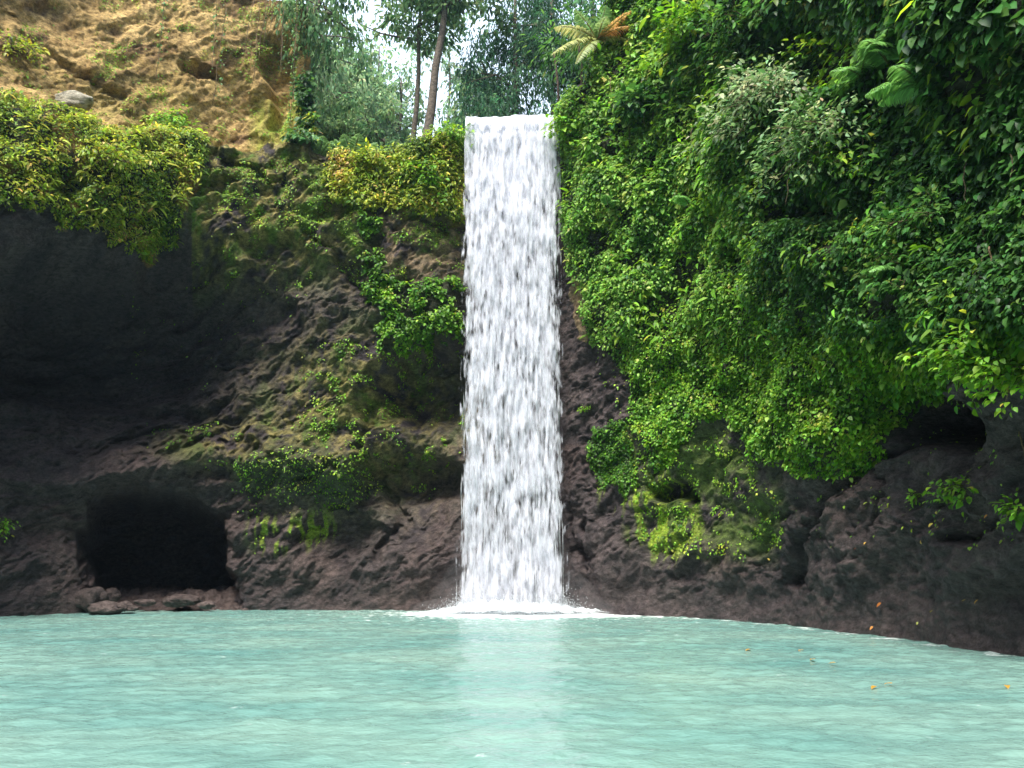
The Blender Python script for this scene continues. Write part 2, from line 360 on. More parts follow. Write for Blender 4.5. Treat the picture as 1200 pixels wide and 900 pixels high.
# earth
ecol = ramp((.26, .16, .06), (.58, .40, .17), .5+.45*nA+.3*nB)
ecol = lay(ecol, .85*sm(.0, .55, fbm(rg, 1.6, 4, .5, 31.)+.3*nB), (.13, .075, .04))
ecol = lay(ecol, sm(282, 300, px)*sm(60, 110, py)*(.6+.4*sm(-.4, .4, streak)), (.30, .31, .06))
ecol = lay(ecol, .6*sm(.0, .6, nC+.4*nB)*sm(10, 200, py), (.24, .22, .045))
col = np.where(isbank[..., None], ecol, col)
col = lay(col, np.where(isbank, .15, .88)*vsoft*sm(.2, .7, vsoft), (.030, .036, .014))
# slope where the green bulge hangs has some bare golden soil
col = lay(col, .9*(px < 245)*sm(.1, .5, fbm(G0, 1.2, 3, .5, 71.))*(vsoft > .3)*front, (.28, .17, .05))
hidden = ~front
col[hidden] = (.04, .055, .02)
bcol = ramp((.03, .045, .012), (.09, .11, .03), .5+.5*fbm(BP, 2., 3))
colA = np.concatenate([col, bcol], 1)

idx = np.arange(ncol*NT).reshape(ncol, NT)
quads = np.stack([idx[:-1, :-1], idx[1:, :-1], idx[1:, 1:], idx[:-1, 1:]], -1)
bankA = np.concatenate([isbank, np.zeros((ncol, NB), bool)], 1)[:-1, :-1]
isback = np.zeros((ncol-1, NT-1), bool); isback[:, NR-1:] = True
leftm = (np.arange(ncol-1) < np.searchsorted(X0, 0.))[:, None] & np.ones((1, NT-1), bool)
def piece(name, m, mat, label, cat):
    q = quads[m]; u, inv = np.unique(q, return_inverse=True)
    o = mesh_np(name, ALL.reshape(-1, 3)[u], inv.reshape(-1), np.full(len(q), 4), mat, None, colA.reshape(-1, 3)[u], True)
    return tag(o, label, cat, kind='structure')
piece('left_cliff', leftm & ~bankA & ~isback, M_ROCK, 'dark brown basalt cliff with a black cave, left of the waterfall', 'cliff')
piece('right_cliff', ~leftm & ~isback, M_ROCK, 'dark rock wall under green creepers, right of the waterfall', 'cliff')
piece('earth_bank', bankA & ~isback, M_EARTH, 'bare golden earth slope above the green overhang', 'earth bank')
piece('plateau_ground', isback, M_ROCK, 'dark forest floor above the cliff edge', 'ground')

# normals of the grid
dU = np.gradient(GP, axis=0); dV = np.gradient(GP, axis=1); NRM = unit(np.cross(dU, dV)); AREA = np.linalg.norm(np.cross(dU, dV), axis=-1)
ppx, ppy = proj(GP)
SN = np.stack([np.repeat(nxs[:, None], NR, 1), np.repeat(nys[:, None], NR, 1), np.zeros_like(Z)], -1)
def surf(x, y):
    """the point of the rock face seen at picture position x, y"""
    d = (ppx-x)**2+(ppy-y)**2 + 1e6*~front
    d = np.where(np.arange(ncol)[:, None] < 0, 1e9, d)
    k = np.unravel_index(np.argmin(d), d.shape); return GP[k], unit(SN[k]+.0*NRM[k])
# ------------------------------------------------------------------ leaf scatter
def palette(n, P, greens, w, patch=.8, seed=0.):
    """leaf colours: kinds of leaf in patches plus leaf to leaf variation"""
    k = fbm(P, patch, 2, .5, 90.+seed)*.9 + rng.normal(size=n)*.33
    k = np.clip(.5+.5*k, 0, .9999); g = np.array(greens); e = np.cumsum(w)/sum(w)
    i = np.searchsorted(e, k); c = g[i]
    c = c*np.array([1.28, 1.15, 1.15])*np.exp(rng.normal(size=(n, 1))*.30); c[:, 0] *= np.exp(rng.normal(size=n)*.15)
    return c
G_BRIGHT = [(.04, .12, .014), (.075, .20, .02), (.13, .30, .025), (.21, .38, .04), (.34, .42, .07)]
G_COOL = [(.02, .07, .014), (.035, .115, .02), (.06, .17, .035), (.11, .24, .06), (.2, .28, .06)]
G_YEL = [(.06, .14, .012), (.13, .23, .02), (.24, .34, .035), (.38, .42, .07), (.42, .34, .12)]
def scatter(name, dens, per_m2, L, aspect, greens, w, label, lift=.12, droop=.6, seedoff=0., tmpl=BROAD, spread=.8, patch=.8, Lmap=None, group=None, cat='creepers', mat=None):
    wgt = (dens*AREA).ravel(); tot = wgt.sum(); n = int(tot*per_m2)
    cdf = np.cumsum(wgt); k = np.searchsorted(cdf, rng.random(n)*tot); k = np.minimum(k, len(cdf)-1)
    P = GP.reshape(-1, 3)[k]; Nn = unit(.55*NRM.reshape(-1, 3)[k]+SN.reshape(-1, 3)[k])
    T = np.cross(Nn, np.array([0, 0, 1.])); T = unit(T)
    P = P + T*rng.uniform(-.04, .04, (n, 1)) + Nn*(rng.random((n, 1))**1.3*lift+.01)
    P[:, 2] += rng.uniform(-.04, .04, n)
    ax = unit(Nn*.75 + np.array([0, 0, -1.])*droop + T*rng.normal(size=(n, 1))*spread + np.array([0, 0, 1.])*rng.normal(size=(n, 1))*.35)
    up = unit(Nn*.6+np.array([0, 0, 1.])+rng.normal(size=(n, 3))*.35)
    l = L*np.exp(rng.normal(size=n)*.28)
    if Lmap is not None: l = l*Lmap.ravel()[k]
    c = palette(n, P, greens, w, patch, seedoff)
    b = Buf(); b.leaves(P, ax, up, l, l*aspect, c, tmpl)
    return tag(b.build(name, mat or M_LEAF), label, cat, group, 'stuff')

invis = front & (ppx > -80) & (ppx < 1290) & (ppy > -120)
gap = sm(-.35, .1, fbm(G0, .5, 3, .6, 101.))      # thin places in the cover
gapbig = sm(-.5, -.1, fbm(G0, 1.6, 2, .5, 105.))
low = sm(350, 430, py); dark_r = sm(930, 1010, px)
edge = blur(V_RIGHT, 14)
thin = 1-.75*sm(760, 700, px)*sm(230, 300, py)
size = 1.0+.9*(1-sm(150, 400, py))*sm(640, 800, px) + .6*sm(980, 1150, px)*sm(330, 420, py) + .2*(1-sm(120, 260, py))
shade = sm(900, 1000, px+.4*(300-py)*0)*(1-sm(380, 430, py)) + sm(820, 900, px)*(1-sm(60, 130, py))  # where shade falls on the wall: leaves there get a darker palette
RW = V_RIGHT*invis*sm(.3, .9, edge+.35*nB)
G_SUNLIT = [(.045, .13, .018), (.08, .21, .03), (.15, .32, .05), (.24, .41, .08), (.38, .46, .14)]  # lighter greens that paint sunlight into the leaves of the upper wall
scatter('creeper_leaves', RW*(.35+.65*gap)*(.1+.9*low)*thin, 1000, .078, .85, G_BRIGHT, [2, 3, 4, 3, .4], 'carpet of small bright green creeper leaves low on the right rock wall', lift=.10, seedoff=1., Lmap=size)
scatter('creeper_leaves', RW*gapbig*(1-.93*low)*(1-np.clip(shade, 0, 1)), 600, .092, .7, G_SUNLIT, [2, 3, 4, 3, .8], 'cover of leaves tinted yellow green for sunlight on the upper part of the right rock wall', lift=.28, seedoff=4., Lmap=size, patch=1.0)
scatter('creeper_leaves', RW*gapbig*(1-.93*low)*np.clip(shade, 0, 1), 560, .092, .7, G_COOL, [2.5, 3, 3, 1.5, .4], 'cover of drooping leaves tinted dark green for shade on the upper right rock wall', lift=.40, seedoff=5., Lmap=size, patch=1.4)
scatter('hanging_leaves', V_LEFT*invis*(.3+.7*gapbig)*(.2+.8*gap)*sm(.25, .8, blur(V_LEFT, 18)+.5*nB), 760, .10, .55, G_YEL, [1.5, 3, 4, 2, .3], 'yellow green leafy growth covering the overhang at left', lift=.26, seedoff=7., patch=1.1)
scatter('trailing_leaves', (V_LEFT | V_LEDGE)*invis*sm(-.1, .3, fbm(G0, .7, 2, .5, 111.)), 110, .22, .28, G_YEL, [1, 2, 4, 3, .5], 'longer ferny leaves rising out of the growth on the left ledges', lift=.45, droop=.3, seedoff=8., tmpl=NARROW, spread=1.1)
scatter('long_leaves', RW*(1-low)*sm(.1, .5, fbm(G0, .8, 2, .5, 112.)), 70, .26, .3, G_BRIGHT, [1, 2, 4, 2, .3], 'longer pointed leaves standing out of the creepers on the right wall', lift=.45, droop=.5, seedoff=18., tmpl=NARROW, spread=1.1)
scatter('ledge_leaves', V_LEDGE*invis, 620, .11, .6, G_YEL, [1.5, 2.5, 3.5, 2.2, .6], 'yellow green undergrowth over the ledge left of the waterfall', lift=.4, seedoff=9., patch=1.)
scatter('creeper_leaves', (V_MID | V_MID2)*invis*gap, 520, .11, .75, G_BRIGHT, [2, 4, 4, 1, .1], 'patch of bright green creeper on the rock just left of the waterfall', lift=.2, seedoff=11.)
scatter('creeper_leaves', V_DARKP*invis, 700, .075, .8, G_BRIGHT, [5, 4, 1, .3, .05], 'small dark green patch of leaves beside the foot of the waterfall', lift=.08, seedoff=12.)
scatter('undergrowth', V_TOPL*invis, 300, .2, .6, G_COOL, [2, 3, 3, 2, .6], 'green undergrowth at the corner of the earth bank', lift=.5, seedoff=13.)
spk = sm(.1, .5, fbm(G0, .5, 3, .6, 120.)); spk2 = sm(.0, .5, fbm(G0, 2., 3, .6, 121.))
specks = (px < 545)*(px > 150)*((film > .25)*.8+.12)*(py > 180)*(py < 600)*spk*spk2
specks = specks + V_GREEN*.8*spk + .55*inpoly(q2x, q2y, [(330, 200), (400, 215), (440, 262), (545, 268), (545, 290), (460, 300), (440, 350), (400, 320), (340, 290), (250, 270), (240, 200), (300, 210)])*sm(-.2, .3, fbm(G0, .7, 3, .6, 125.)) + .4*inpoly(q2x, q2y, [(390, 400), (450, 420), (440, 480), (400, 540), (340, 540), (360, 450)])*spk + (px > 930)*(py > 450)*(py < 640)*.10*spk + isbank*(.5*spk*spk2+.5*sm(.2, .5, fbm(rg2, 1.5, 3, .6, 128.))) + V_CAVE*.22 + inpoly(q2x, q2y, [(675, 380), (745, 420), (742, 500), (720, 500), (700, 440)])*.12*spk+brs*.3*sm(0, .25, streak)
scatter('moss_sprigs', np.clip(specks, 0, 1)*invis*~veg_any, 330, .065, .7, G_BRIGHT, [1, 2, 4, 4, 1.5], 'scattered sprigs of moss and seedlings on bare rock and earth', lift=.04, seedoff=15., cat='moss')
# ------------------------------------------------------------------ water
def water_mat():
    m, nt, N, K, out = newmat('pool_water')
    tc = N('TexCoord'); p = N('BsdfPrincipled')
    p.inputs['Roughness'].default_value = .12; p.inputs['IOR'].default_value = 1.33; p.inputs['Specular IOR Level'].default_value = .5
    mp = N('Mapping'); mp.inputs['Scale'].default_value = (.8, 1.3, 1); K(tc.outputs['Object'], mp.inputs[0])
    n0 = N('TexNoise'); n0.inputs['Scale'].default_value = .35; n0.inputs['Detail'].default_value = 5; K(mp.outputs[0], n0.inputs[0])
    mix = N('MixRGB'); mix.inputs[1].default_value = (.125, .27, .25, 1); mix.inputs[2].default_value = (.225, .36, .31, 1)
    r0 = N('MapRange'); r0.inputs[1].default_value = .3; r0.inputs[2].default_value = .7; K(n0.outputs[0], r0.inputs[0]); K(r0.outputs[0], mix.inputs[0])
    # foam flecks, many near the fall; out on the pool they paint white glints
    vc = N('VertexColor', layer_name='Col'); sp = N('SeparateColor'); K(vc.outputs[0], sp.inputs[0])
    nf = N('TexNoise'); nf.inputs['Scale'].default_value = 3.2; nf.inputs['Detail'].default_value = 9; nf.inputs['Roughness'].default_value = .72; K(mp.outputs[0], nf.inputs[0])
    ad = N('Math', operation='ADD'); K(nf.outputs[0], ad.inputs[0]); K(sp.outputs[0], ad.inputs[1])
    rf = N('MapRange'); rf.inputs[1].default_value = .64; rf.inputs[2].default_value = .84; K(ad.outputs[0], rf.inputs[0])
    mf = N('MixRGB'); mf.inputs[2].default_value = (.85, .88, .88, 1); K(rf.outputs[0], mf.inputs[0]); K(mix.outputs[0], mf.inputs[1]); K(mf.outputs[0], p.inputs['Base Color'])
    rr = N('MapRange'); rr.inputs[3].default_value = .10; rr.inputs[4].default_value = .6; K(rf.outputs[0], rr.inputs[0]); K(rr.outputs[0], p.inputs['Roughness'])
    b = None
    for sc, st, di in [(3.6, .3, .06), (9, .4, .035), (22, .35, .02)]:
        n = N('TexNoise'); n.inputs['Scale'].default_value = sc; n.inputs['Detail'].default_value = 3; n.inputs['Distortion'].default_value = .6; K(mp.outputs[0], n.inputs[0])
        bb = N('Bump'); bb.inputs['Strength'].default_value = st; bb.inputs['Distance'].default_value = di; K(n.outputs[0], bb.inputs['Height'])
        if b: K(b.outputs[0], bb.inputs['Normal'])
        b = bb
    K(b.outputs[0], p.inputs['Normal']); K(p.outputs[0], out.inputs[0])
    return m
ys = np.concatenate([np.linspace(-40, 3, 40), np.arange(3.1, 14, .05), np.arange(14, 31, .07), np.linspace(31, 40, 10)])
xs = np.concatenate([np.linspace(-45, -18, 30), np.arange(-17.9, 11, .07), np.linspace(11.1, 40, 30)])
WX, WY = np.meshgrid(xs, ys, indexing='ij'); W0 = np.stack([WX, WY, np.zeros_like(WX)], -1)
dr = np.hypot((WX-0), (WY-27.3)*1.5)
wv = fbm(W0*np.array([.75, 1.25, 1]), 1.0, 4, .6, 3.)*.022 + fbm(W0*np.array([.8, 1.2, 1]), .33, 3, .6, 8.)*.020
wv += .04*np.exp(-dr/3.)*fbm(W0, .5, 3, .6, 4.)
W0[..., 2] = wv*sm(-5, 3, WY)
foam = .36*np.exp(-(np.maximum(dr-2.2, 0)/1.3)) + .13*np.exp(-dr/8.) + .0*WX
_pp = path[(path[:, 1] > 8) & (path[:, 0] > 2)][::60]; _f = np.full(WX.shape, 9.)
for a_ in _pp: _f = np.minimum(_f, np.hypot(WX-a_[0]+.35, WY-a_[1]+.1))
foam = np.maximum(foam, .19*np.exp(-np.maximum(_f-.2, 0)/.35))
foam = foam + .13*np.exp(-((WX-3.8)/2.4)**2-((WY-26.2)/.7)**2)
wi = np.arange(len(xs)*len(ys)).reshape(len(xs), len(ys))
wq = np.stack([wi[:-1, :-1], wi[1:, :-1], wi[1:, 1:], wi[:-1, 1:]], -1).reshape(-1)
o = mesh_np('water', W0, wq, np.full(len(wq)//4, 4), water_mat(), None, np.repeat(foam.reshape(-1, 1), 3, 1), True)
tag(o, 'milky turquoise pool below the waterfall', 'water', kind='structure')
g = Buf(); g.add(np.array([(-110, -110, -2.6), (110, -110, -2.6), (110, 110, -2.6), (-110, 110, -2.6)], float), [0, 1, 2, 3], [4], np.array([.12, .11, .09]))
tag(g.build('ground', M_ROCK), 'dark bed of the gorge under the pool', 'ground', kind='structure')

# ------------------------------------------------------------------ waterfall
def fall_mat(name, seed, cover, soft=0.):
    m, nt, N, K, out = newmat(name)
    tc = N('TexCoord'); vc = N('VertexColor', layer_name='Col'); sp = N('SeparateColor'); K(vc.outputs[0], sp.inputs[0])
    def streak(sx, sz, det, off):
        mp = N('Mapping'); mp.inputs['Scale'].default_value = (sx, sx*.5, sz); mp.inputs['Location'].default_value = (off, off*1.7, off*2.3); K(tc.outputs['Object'], mp.inputs[0])
        n = N('TexNoise'); n.inputs['Scale'].default_value = 1; n.inputs['Detail'].default_value = det; n.inputs['Roughness'].default_value = .6; K(mp.outputs[0], n.inputs[0]); return n
    a = streak(6.2, 1.45, 2, seed); b = streak(15, 1.3, 2, seed+5.); c_ = streak(2.2, .5, 2, seed+9)
    m1 = N('Math', operation='MULTIPLY_ADD'); K(a.outputs[0], m1.inputs[0]); m1.inputs[1].default_value = .66; m1.inputs[2].default_value = 0
    m2 = N('Math', operation='MULTIPLY_ADD'); K(b.outputs[0], m2.inputs[0]); m2.inputs[1].default_value = .19; K(m1.outputs[0], m2.inputs[2])
    m3 = N('Math', operation='MULTIPLY_ADD'); K(c_.outputs[0], m3.inputs[0]); m3.inputs[1].default_value = .22; K(m2.outputs[0], m3.inputs[2])
    m4 = N('Math', operation='ADD'); K(m3.outputs[0], m4.inputs[0]); K(sp.outputs[0], m4.inputs[1])    # red: cover along the fall and towards its edges
    r = N('MapRange'); r.inputs[1].default_value = cover; r.inputs[2].default_value = cover+.10+soft; K(m4.outputs[0], r.inputs[0])
    al = N('Math', operation='MULTIPLY'); K(r.outputs[0], al.inputs[0]); K(sp.outputs[1], al.inputs[1])
    d = N('BsdfPrincipled'); d.inputs['Base Color'].default_value = (.84, .84, .94, 1); d.inputs['Roughness'].default_value = .35
    t = N('BsdfTranslucent'); t.inputs[0].default_value = (.93, .95, 1., 1)
    mx = N('MixShader'); mx.inputs[0].default_value = .35; K(d.outputs[0], mx.inputs[1]); K(t.outputs[0], mx.inputs[2])
    bp = N('Bump'); bp.inputs['Strength'].default_value = .25; bp.inputs['Distance'].default_value = .05; K(m3.outputs[0], bp.inputs['Height']); K(bp.outputs[0], d.inputs['Normal'])
    tr = N('BsdfTransparent'); m5 = N('MixShader'); K(al.outputs[0], m5.inputs[0]); K(tr.outputs[0], m5.inputs[1]); K(mx.outputs[0], m5.inputs[2]); K(m5.outputs[0], out.inputs[0])
    return m
def white_mat():
    m, nt, N, K, out = newmat('white_water')
    d = N('BsdfPrincipled'); d.inputs['Base Color'].default_value = (.88, .91, .95, 1); d.inputs['Roughness'].default_value = .4
    t = N('BsdfTranslucent'); t.inputs[0].default_value = (.88, .92, .96, 1); mx = N('MixShader'); mx.inputs[0].default_value = .4
    K(d.outputs[0], mx.inputs[1]); K(t.outputs[0], mx.inputs[2]); K(mx.outputs[0], out.inputs[0]); return m
M_WHITE = white_mat()
LIPY, LIPZ = 28.0, 18.5
fall = empty('waterfall', (0, 27.4, 0)); tag(fall, 'tall narrow white waterfall dropping from the ledge into the pool', 'waterfall')
def fall_y(z): return LIPY-.30-.75*np.sqrt(np.clip((LIPZ-z)/LIPZ, 0, 1))*.8
def liptop(x): return 18.42+.10*sm(-.6, .3, x)+.02*np.sin(x*7)+.015*np.sin(x*17)
NX, NZ = 150, 420
def sheet(name, dy, mat, half_top, half_bot, xnoise, edge_soft, ztop_cut=0., alpha=1., zc=0.):
    u = np.linspace(-1, 1, NX); v = np.linspace(0, 1, NZ)
    U, Vv = np.meshgrid(u, v, indexing='ij')
    half = half_top+(half_bot-half_top)*Vv**.7
    x = U*half+.02*0; zt = liptop(x)-ztop_cut; z = zt+(-.05-zt)*Vv
    P = np.stack([x, np.zeros_like(x), z], -1)
    y = fall_y(z)+dy
    # rounded crest over the lip
    crest = np.exp(-np.clip(zt-z, 0, 9)/.12); y = y+.35*crest
    y = y-.05*fbm(P*np.array([1, 1, .12]), .22, 3, .6, 5.+dy)*sm(0, .05, Vv)-.12*fbm(P*np.array([1, 1, .3]), .9, 2, .5, dy)*Vv
    x = x+xnoise*fbm(P*np.array([1, 1, .6]), .9, 3, .6, 7.+dy)*Vv
    P = np.stack([x, y, z], -1)
    cov = .20*(1-sm(.0, .05, Vv)) + .06*(1-sm(.04, .5, Vv)) + .03*sm(.8, 1., Vv)+zc
    e = 1-np.abs(U); cov = cov-edge_soft*(1-sm(0, .26, e+.10*fbm(P*np.array([0, 0, 1.]), 2.2, 3, .6, dy*9)))*(.35+.65*sm(.02, .5, Vv))
    al = np.full(U.shape, alpha)
    i = np.arange(NX*NZ).reshape(NX, NZ); q = np.stack([i[:-1, :-1], i[1:, :-1], i[1:, 1:], i[:-1, 1:]], -1).reshape(-1)
    c = np.stack([cov, al, al], -1).reshape(-1, 3)
    return mesh_np(name, P, q, np.full(len(q)//4, 4), mat, fall, c, True)
sheet('water_sheet', .16, fall_mat('fall_back', 1., .435, .06), 1.76, 1.88, .06, .18)
sheet('water_sheet', .0, fall_mat('fall_mid', 11., .475, .06), 1.77, 1.94, .08, .20)
sheet('water_sheet', -.17, fall_mat('fall_front', 23., .515, .06), 1.76, 1.95, .10, .22, .0)
sheet('spray_veil', -.30, fall_mat('fall_veil', 37., .50, .30), 1.72, 2.0, .12, .30, .8, .42)
# falling threads and drops
n = 500; xx = rng.uniform(-1, 1, n); vv = rng.random(n)**.8; L = (.4+1.0*vv)*np.exp(rng.normal(size=n)*.35); R = (.004+.007*rng.random(n))*(1+.3*vv)
half = 1.60+.18*vv+.03*rng.normal(size=n)*vv; z = 18.2*(1-vv)+.05; x = xx*half; y = fall_y(z)-.02+rng.normal(size=n)*(.05+.16*vv)
T = np.array([(0, 0, .5), (1, 0, .12), (-.5, .87, .12), (-.5, -.87, .12), (0, 0, -.5)])
V = np.stack([x, y, z], -1)[:, None]+T[None]*np.stack([R, R, L], -1)[:, None]
V[..., 2] = np.maximum(V[..., 2], .01)
fl = np.array([0, 1, 2, 0, 2, 3, 0, 3, 1, 4, 2, 1, 4, 3, 2, 4, 1, 3])
o = mesh_np('water_threads', V.reshape(-1, 3), (np.arange(n)[:, None]*5+fl).ravel(), np.full(n*6, 3), M_WHITE, fall); o['kind'] = 'stuff'
# spray drops flung round the foot
n = 16000; r = np.abs(rng.normal(size=n))*.9; a = rng.uniform(0, 2*PI, n); R = .006+.012*rng.random(n)
c = np.stack([rng.uniform(-1.8, 1.8, n)+.55*r*np.cos(a), 27.2+.6*r*np.sin(a)-.1, .02+np.abs(rng.normal(size=n))*.38*np.exp(-r*.5)], -1)
V = c[:, None]+T[None]*np.array([1, 1, 2.])*R[:, None, None]
o = mesh_np('spray_drops', V.reshape(-1, 3), (np.arange(n)[:, None]*5+fl).ravel(), np.full(n*6, 3), M_WHITE, fall); o['kind'] = 'stuff'
def foam_mat():
    m, nt, N, K, out = newmat('foam'); tc = N('TexCoord'); vc = N('VertexColor', layer_name='Col'); sp = N('SeparateColor'); K(vc.outputs[0], sp.inputs[0])
    n = N('TexNoise'); n.inputs['Scale'].default_value = 4.5; n.inputs['Detail'].default_value = 7; n.inputs['Roughness'].default_value = .7; mp = N('Mapping'); mp.inputs['Scale'].default_value = (.6, 1.4, 1); K(tc.outputs['Object'], mp.inputs[0]); K(mp.outputs[0], n.inputs[0])
    a = N('Math', operation='ADD'); K(n.outputs[0], a.inputs[0]); K(sp.outputs[0], a.inputs[1]); r_ = N('MapRange'); r_.inputs[1].default_value = .5; r_.inputs[2].default_value = .85; K(a.outputs[0], r_.inputs[0])
    d = N('BsdfPrincipled'); d.inputs['Base Color'].default_value = (.86, .91, .95, 1); d.inputs['Roughness'].default_value = .6; tr = N('BsdfTransparent'); mx = N('MixShader')
    K(r_.outputs[0], mx.inputs[0]); tl = N('BsdfTranslucent'); tl.inputs[0].default_value = (.9, .95, .97, 1); m_ = N('MixShader'); m_.inputs[0].default_value = .5; K(d.outputs[0], m_.inputs[1]); K(tl.outputs[0], m_.inputs[2])
    K(tr.outputs[0], mx.inputs[1]); K(m_.outputs[0], mx.inputs[2]); K(mx.outputs[0], out.inputs[0]); return m
# boiling foam
u = np.linspace(-1, 1, 240); v = np.linspace(-1, 1, 110); U, Vv = np.meshgrid(u, v, indexing='ij')
fx = .1+U*4.4; fy = 26.75+Vv*1.9; rr = np.hypot((fx-.1)/4.0, (fy-27.1)/1.6); P = np.stack([fx, fy, 0*fx], -1)
h = .26*np.exp(-(fx/1.9)**4-((fy-27.1)/1.1)**2)*(.75+.5*fbm(P, .35, 3, .6, 3.)) + .16*(1-sm(.2, 1.05, rr))*(.5+.8*fbm(P, .3, 4, .6, 9.)) + .05*(1-rr)+.012
wf = fbm(P*np.array([.75, 1.25, 1]), 1.0, 4, .6, 3.)*.022 + fbm(P*np.array([.8, 1.2, 1]), .33, 3, .6, 8.)*.020
wf += .04*np.exp(-np.hypot(fx, (fy-27.3)*1.5)/3.)*fbm(P, .5, 3, .6, 4.)
h = wf+.035+np.maximum(h, 0)*(1-sm(.6, 1., rr)); fa = .75-1.1*sm(.35, 1.02, rr)
i = np.arange(240*110).reshape(240, 110); q = np.stack([i[:-1, :-1], i[1:, :-1], i[1:, 1:], i[:-1, 1:]], -1).reshape(-1)
mesh_np('foam', np.stack([fx, fy, h], -1), q, np.full(len(q)//4, 4), foam_mat(), fall, np.repeat(fa.reshape(-1, 1), 3, 1), True)
# soft mist standing at the foot of the fall
m, nt, N, K, out = newmat('mist'); v = N('VolumePrincipled'); v.inputs['Color'].default_value = (.95, .97, 1, 1); v.inputs['Density'].default_value = .11; K(v.outputs[0], out.inputs['Volume'])
b = Buf(); import bmesh
bm = bmesh.new(); bmesh.ops.create_icosphere(bm, subdivisions=4, radius=1.); sv_ = np.array([q.co[:] for q in bm.verts]); sf_ = np.array([[q.index for q in f.verts] for f in bm.faces]); bm.free()
for c_, r_ in [((0, 27.0, .3), (2.5, .75, 1.1)), ((.2, 26.9, .15), (3.6, 1.2, .55)), ((-.1, 27.1, .9), (2.15, .6, 2.6)), ((0, 27.0, .2), (2.1, .7, .8)), ((.1, 27.0, .3), (2.9, .9, 1.4)), ((0, 26.9, .1), (3.1, 1.1, .4)), ((-.2, 27., .5), (2.3, .7, 1.8)), ((.1, 26.9, .1), (2.3, .9, .5))]:
    b.add(sv_*np.array(r_)*(1+.10*fbm(sv_, .8, 3)[:, None])+np.array(c_), sf_.ravel(), np.full(len(sf_), 3), np.array([1., 1, 1]))
tag(b.build('mist', m), 'fine mist at the foot of the waterfall', 'mist', kind='stuff')
# the lip and stream bed behind it
b = Buf(); 
n1, n2 = 60, 30; U, Vv = np.meshgrid(np.linspace(-1, 1, n1), np.linspace(27.95, 37, n2), indexing='ij'); U = U*(1.66+.5*sm(28.1, 30, Vv)); P = np.stack([U, Vv, liptop(U)-.06+.03*fbm(np.stack([U, Vv, 0*U], -1), .8, 3)+.01*(Vv-28)], -1)
i = np.arange(n1*n2).reshape(n1, n2); q = np.stack([i[:-1, :-1], i[1:, :-1], i[1:, 1:], i[:-1, 1:]], -1).reshape(-1)
tag(mesh_np('stream', P, q, np.full(len(q)//4, 4), M_WHITE, None, None, True), 'stream above the waterfall lip', 'stream', kind='structure')

# ------------------------------------------------------------------ plants
def fern_frond(buf, base, d, length, pin, colr, droop=.9, n=34, col_st=(.12, .13, .04)):
    d = unit(np.array(d, float)); t = np.linspace(0, 1, n)
    pts = base+d*(t[:, None]*length)+np.array([0, 0, -1.])*(t[:, None]**2*length*droop*.6)
    buf.tube(pts[::3], np.linspace(.018, .004, len(pts[::3]))*length, np.array(col_st), 4)
    tg = unit(np.gradient(pts, axis=0)); side = unit(np.cross(tg, np.array([0, 0, 1.]))); up = np.cross(side, tg)
    prof = np.sin(np.clip(t*.93+.07, 0, 1)*PI)**.6*(1-.3*t)
    for sgn in (-1, 1):
        k = slice(2, n); m = n-2
        ax = side[k]*sgn+tg[k]*.45+np.array([0, 0, -.25])+rng.normal(size=(m, 3))*.08
        c = np.array(colr)[None]*np.exp(rng.normal(size=(m, 1))*.2)
        buf.leaves(pts[k], ax, up[k], prof[k]*pin, pin*.11*np.ones(m), c, NARROW)
def fern(base, nfr, length, label, colr=(.10, .22, .04), dirs=None, group=None, name='fern', pin=.33, droop=.9, nrm=(0, -1, 0), trunk=None):
    o = empty(name, base); tag(o, label, 'fern', group)
    base = np.array(base, float)
    for i in range(nfr):
        if dirs is not None: d = dirs[i]
        else:
            a = rng.uniform(-1.3, 1.3); nn = np.array(nrm); s = np.cross(nn, [0, 0, 1.]); d = nn*math.cos(a)+s*math.sin(a)+np.array([0, 0, rng.uniform(.3, 1.1)])
        b = Buf(); l = length*rng.uniform(.8, 1.15); cc = colr[i] if isinstance(colr, list) else colr
        fern_frond(b, base, d, l, pin*l, cc, droop); b.build('frond', M_LEAF, o)
    return o
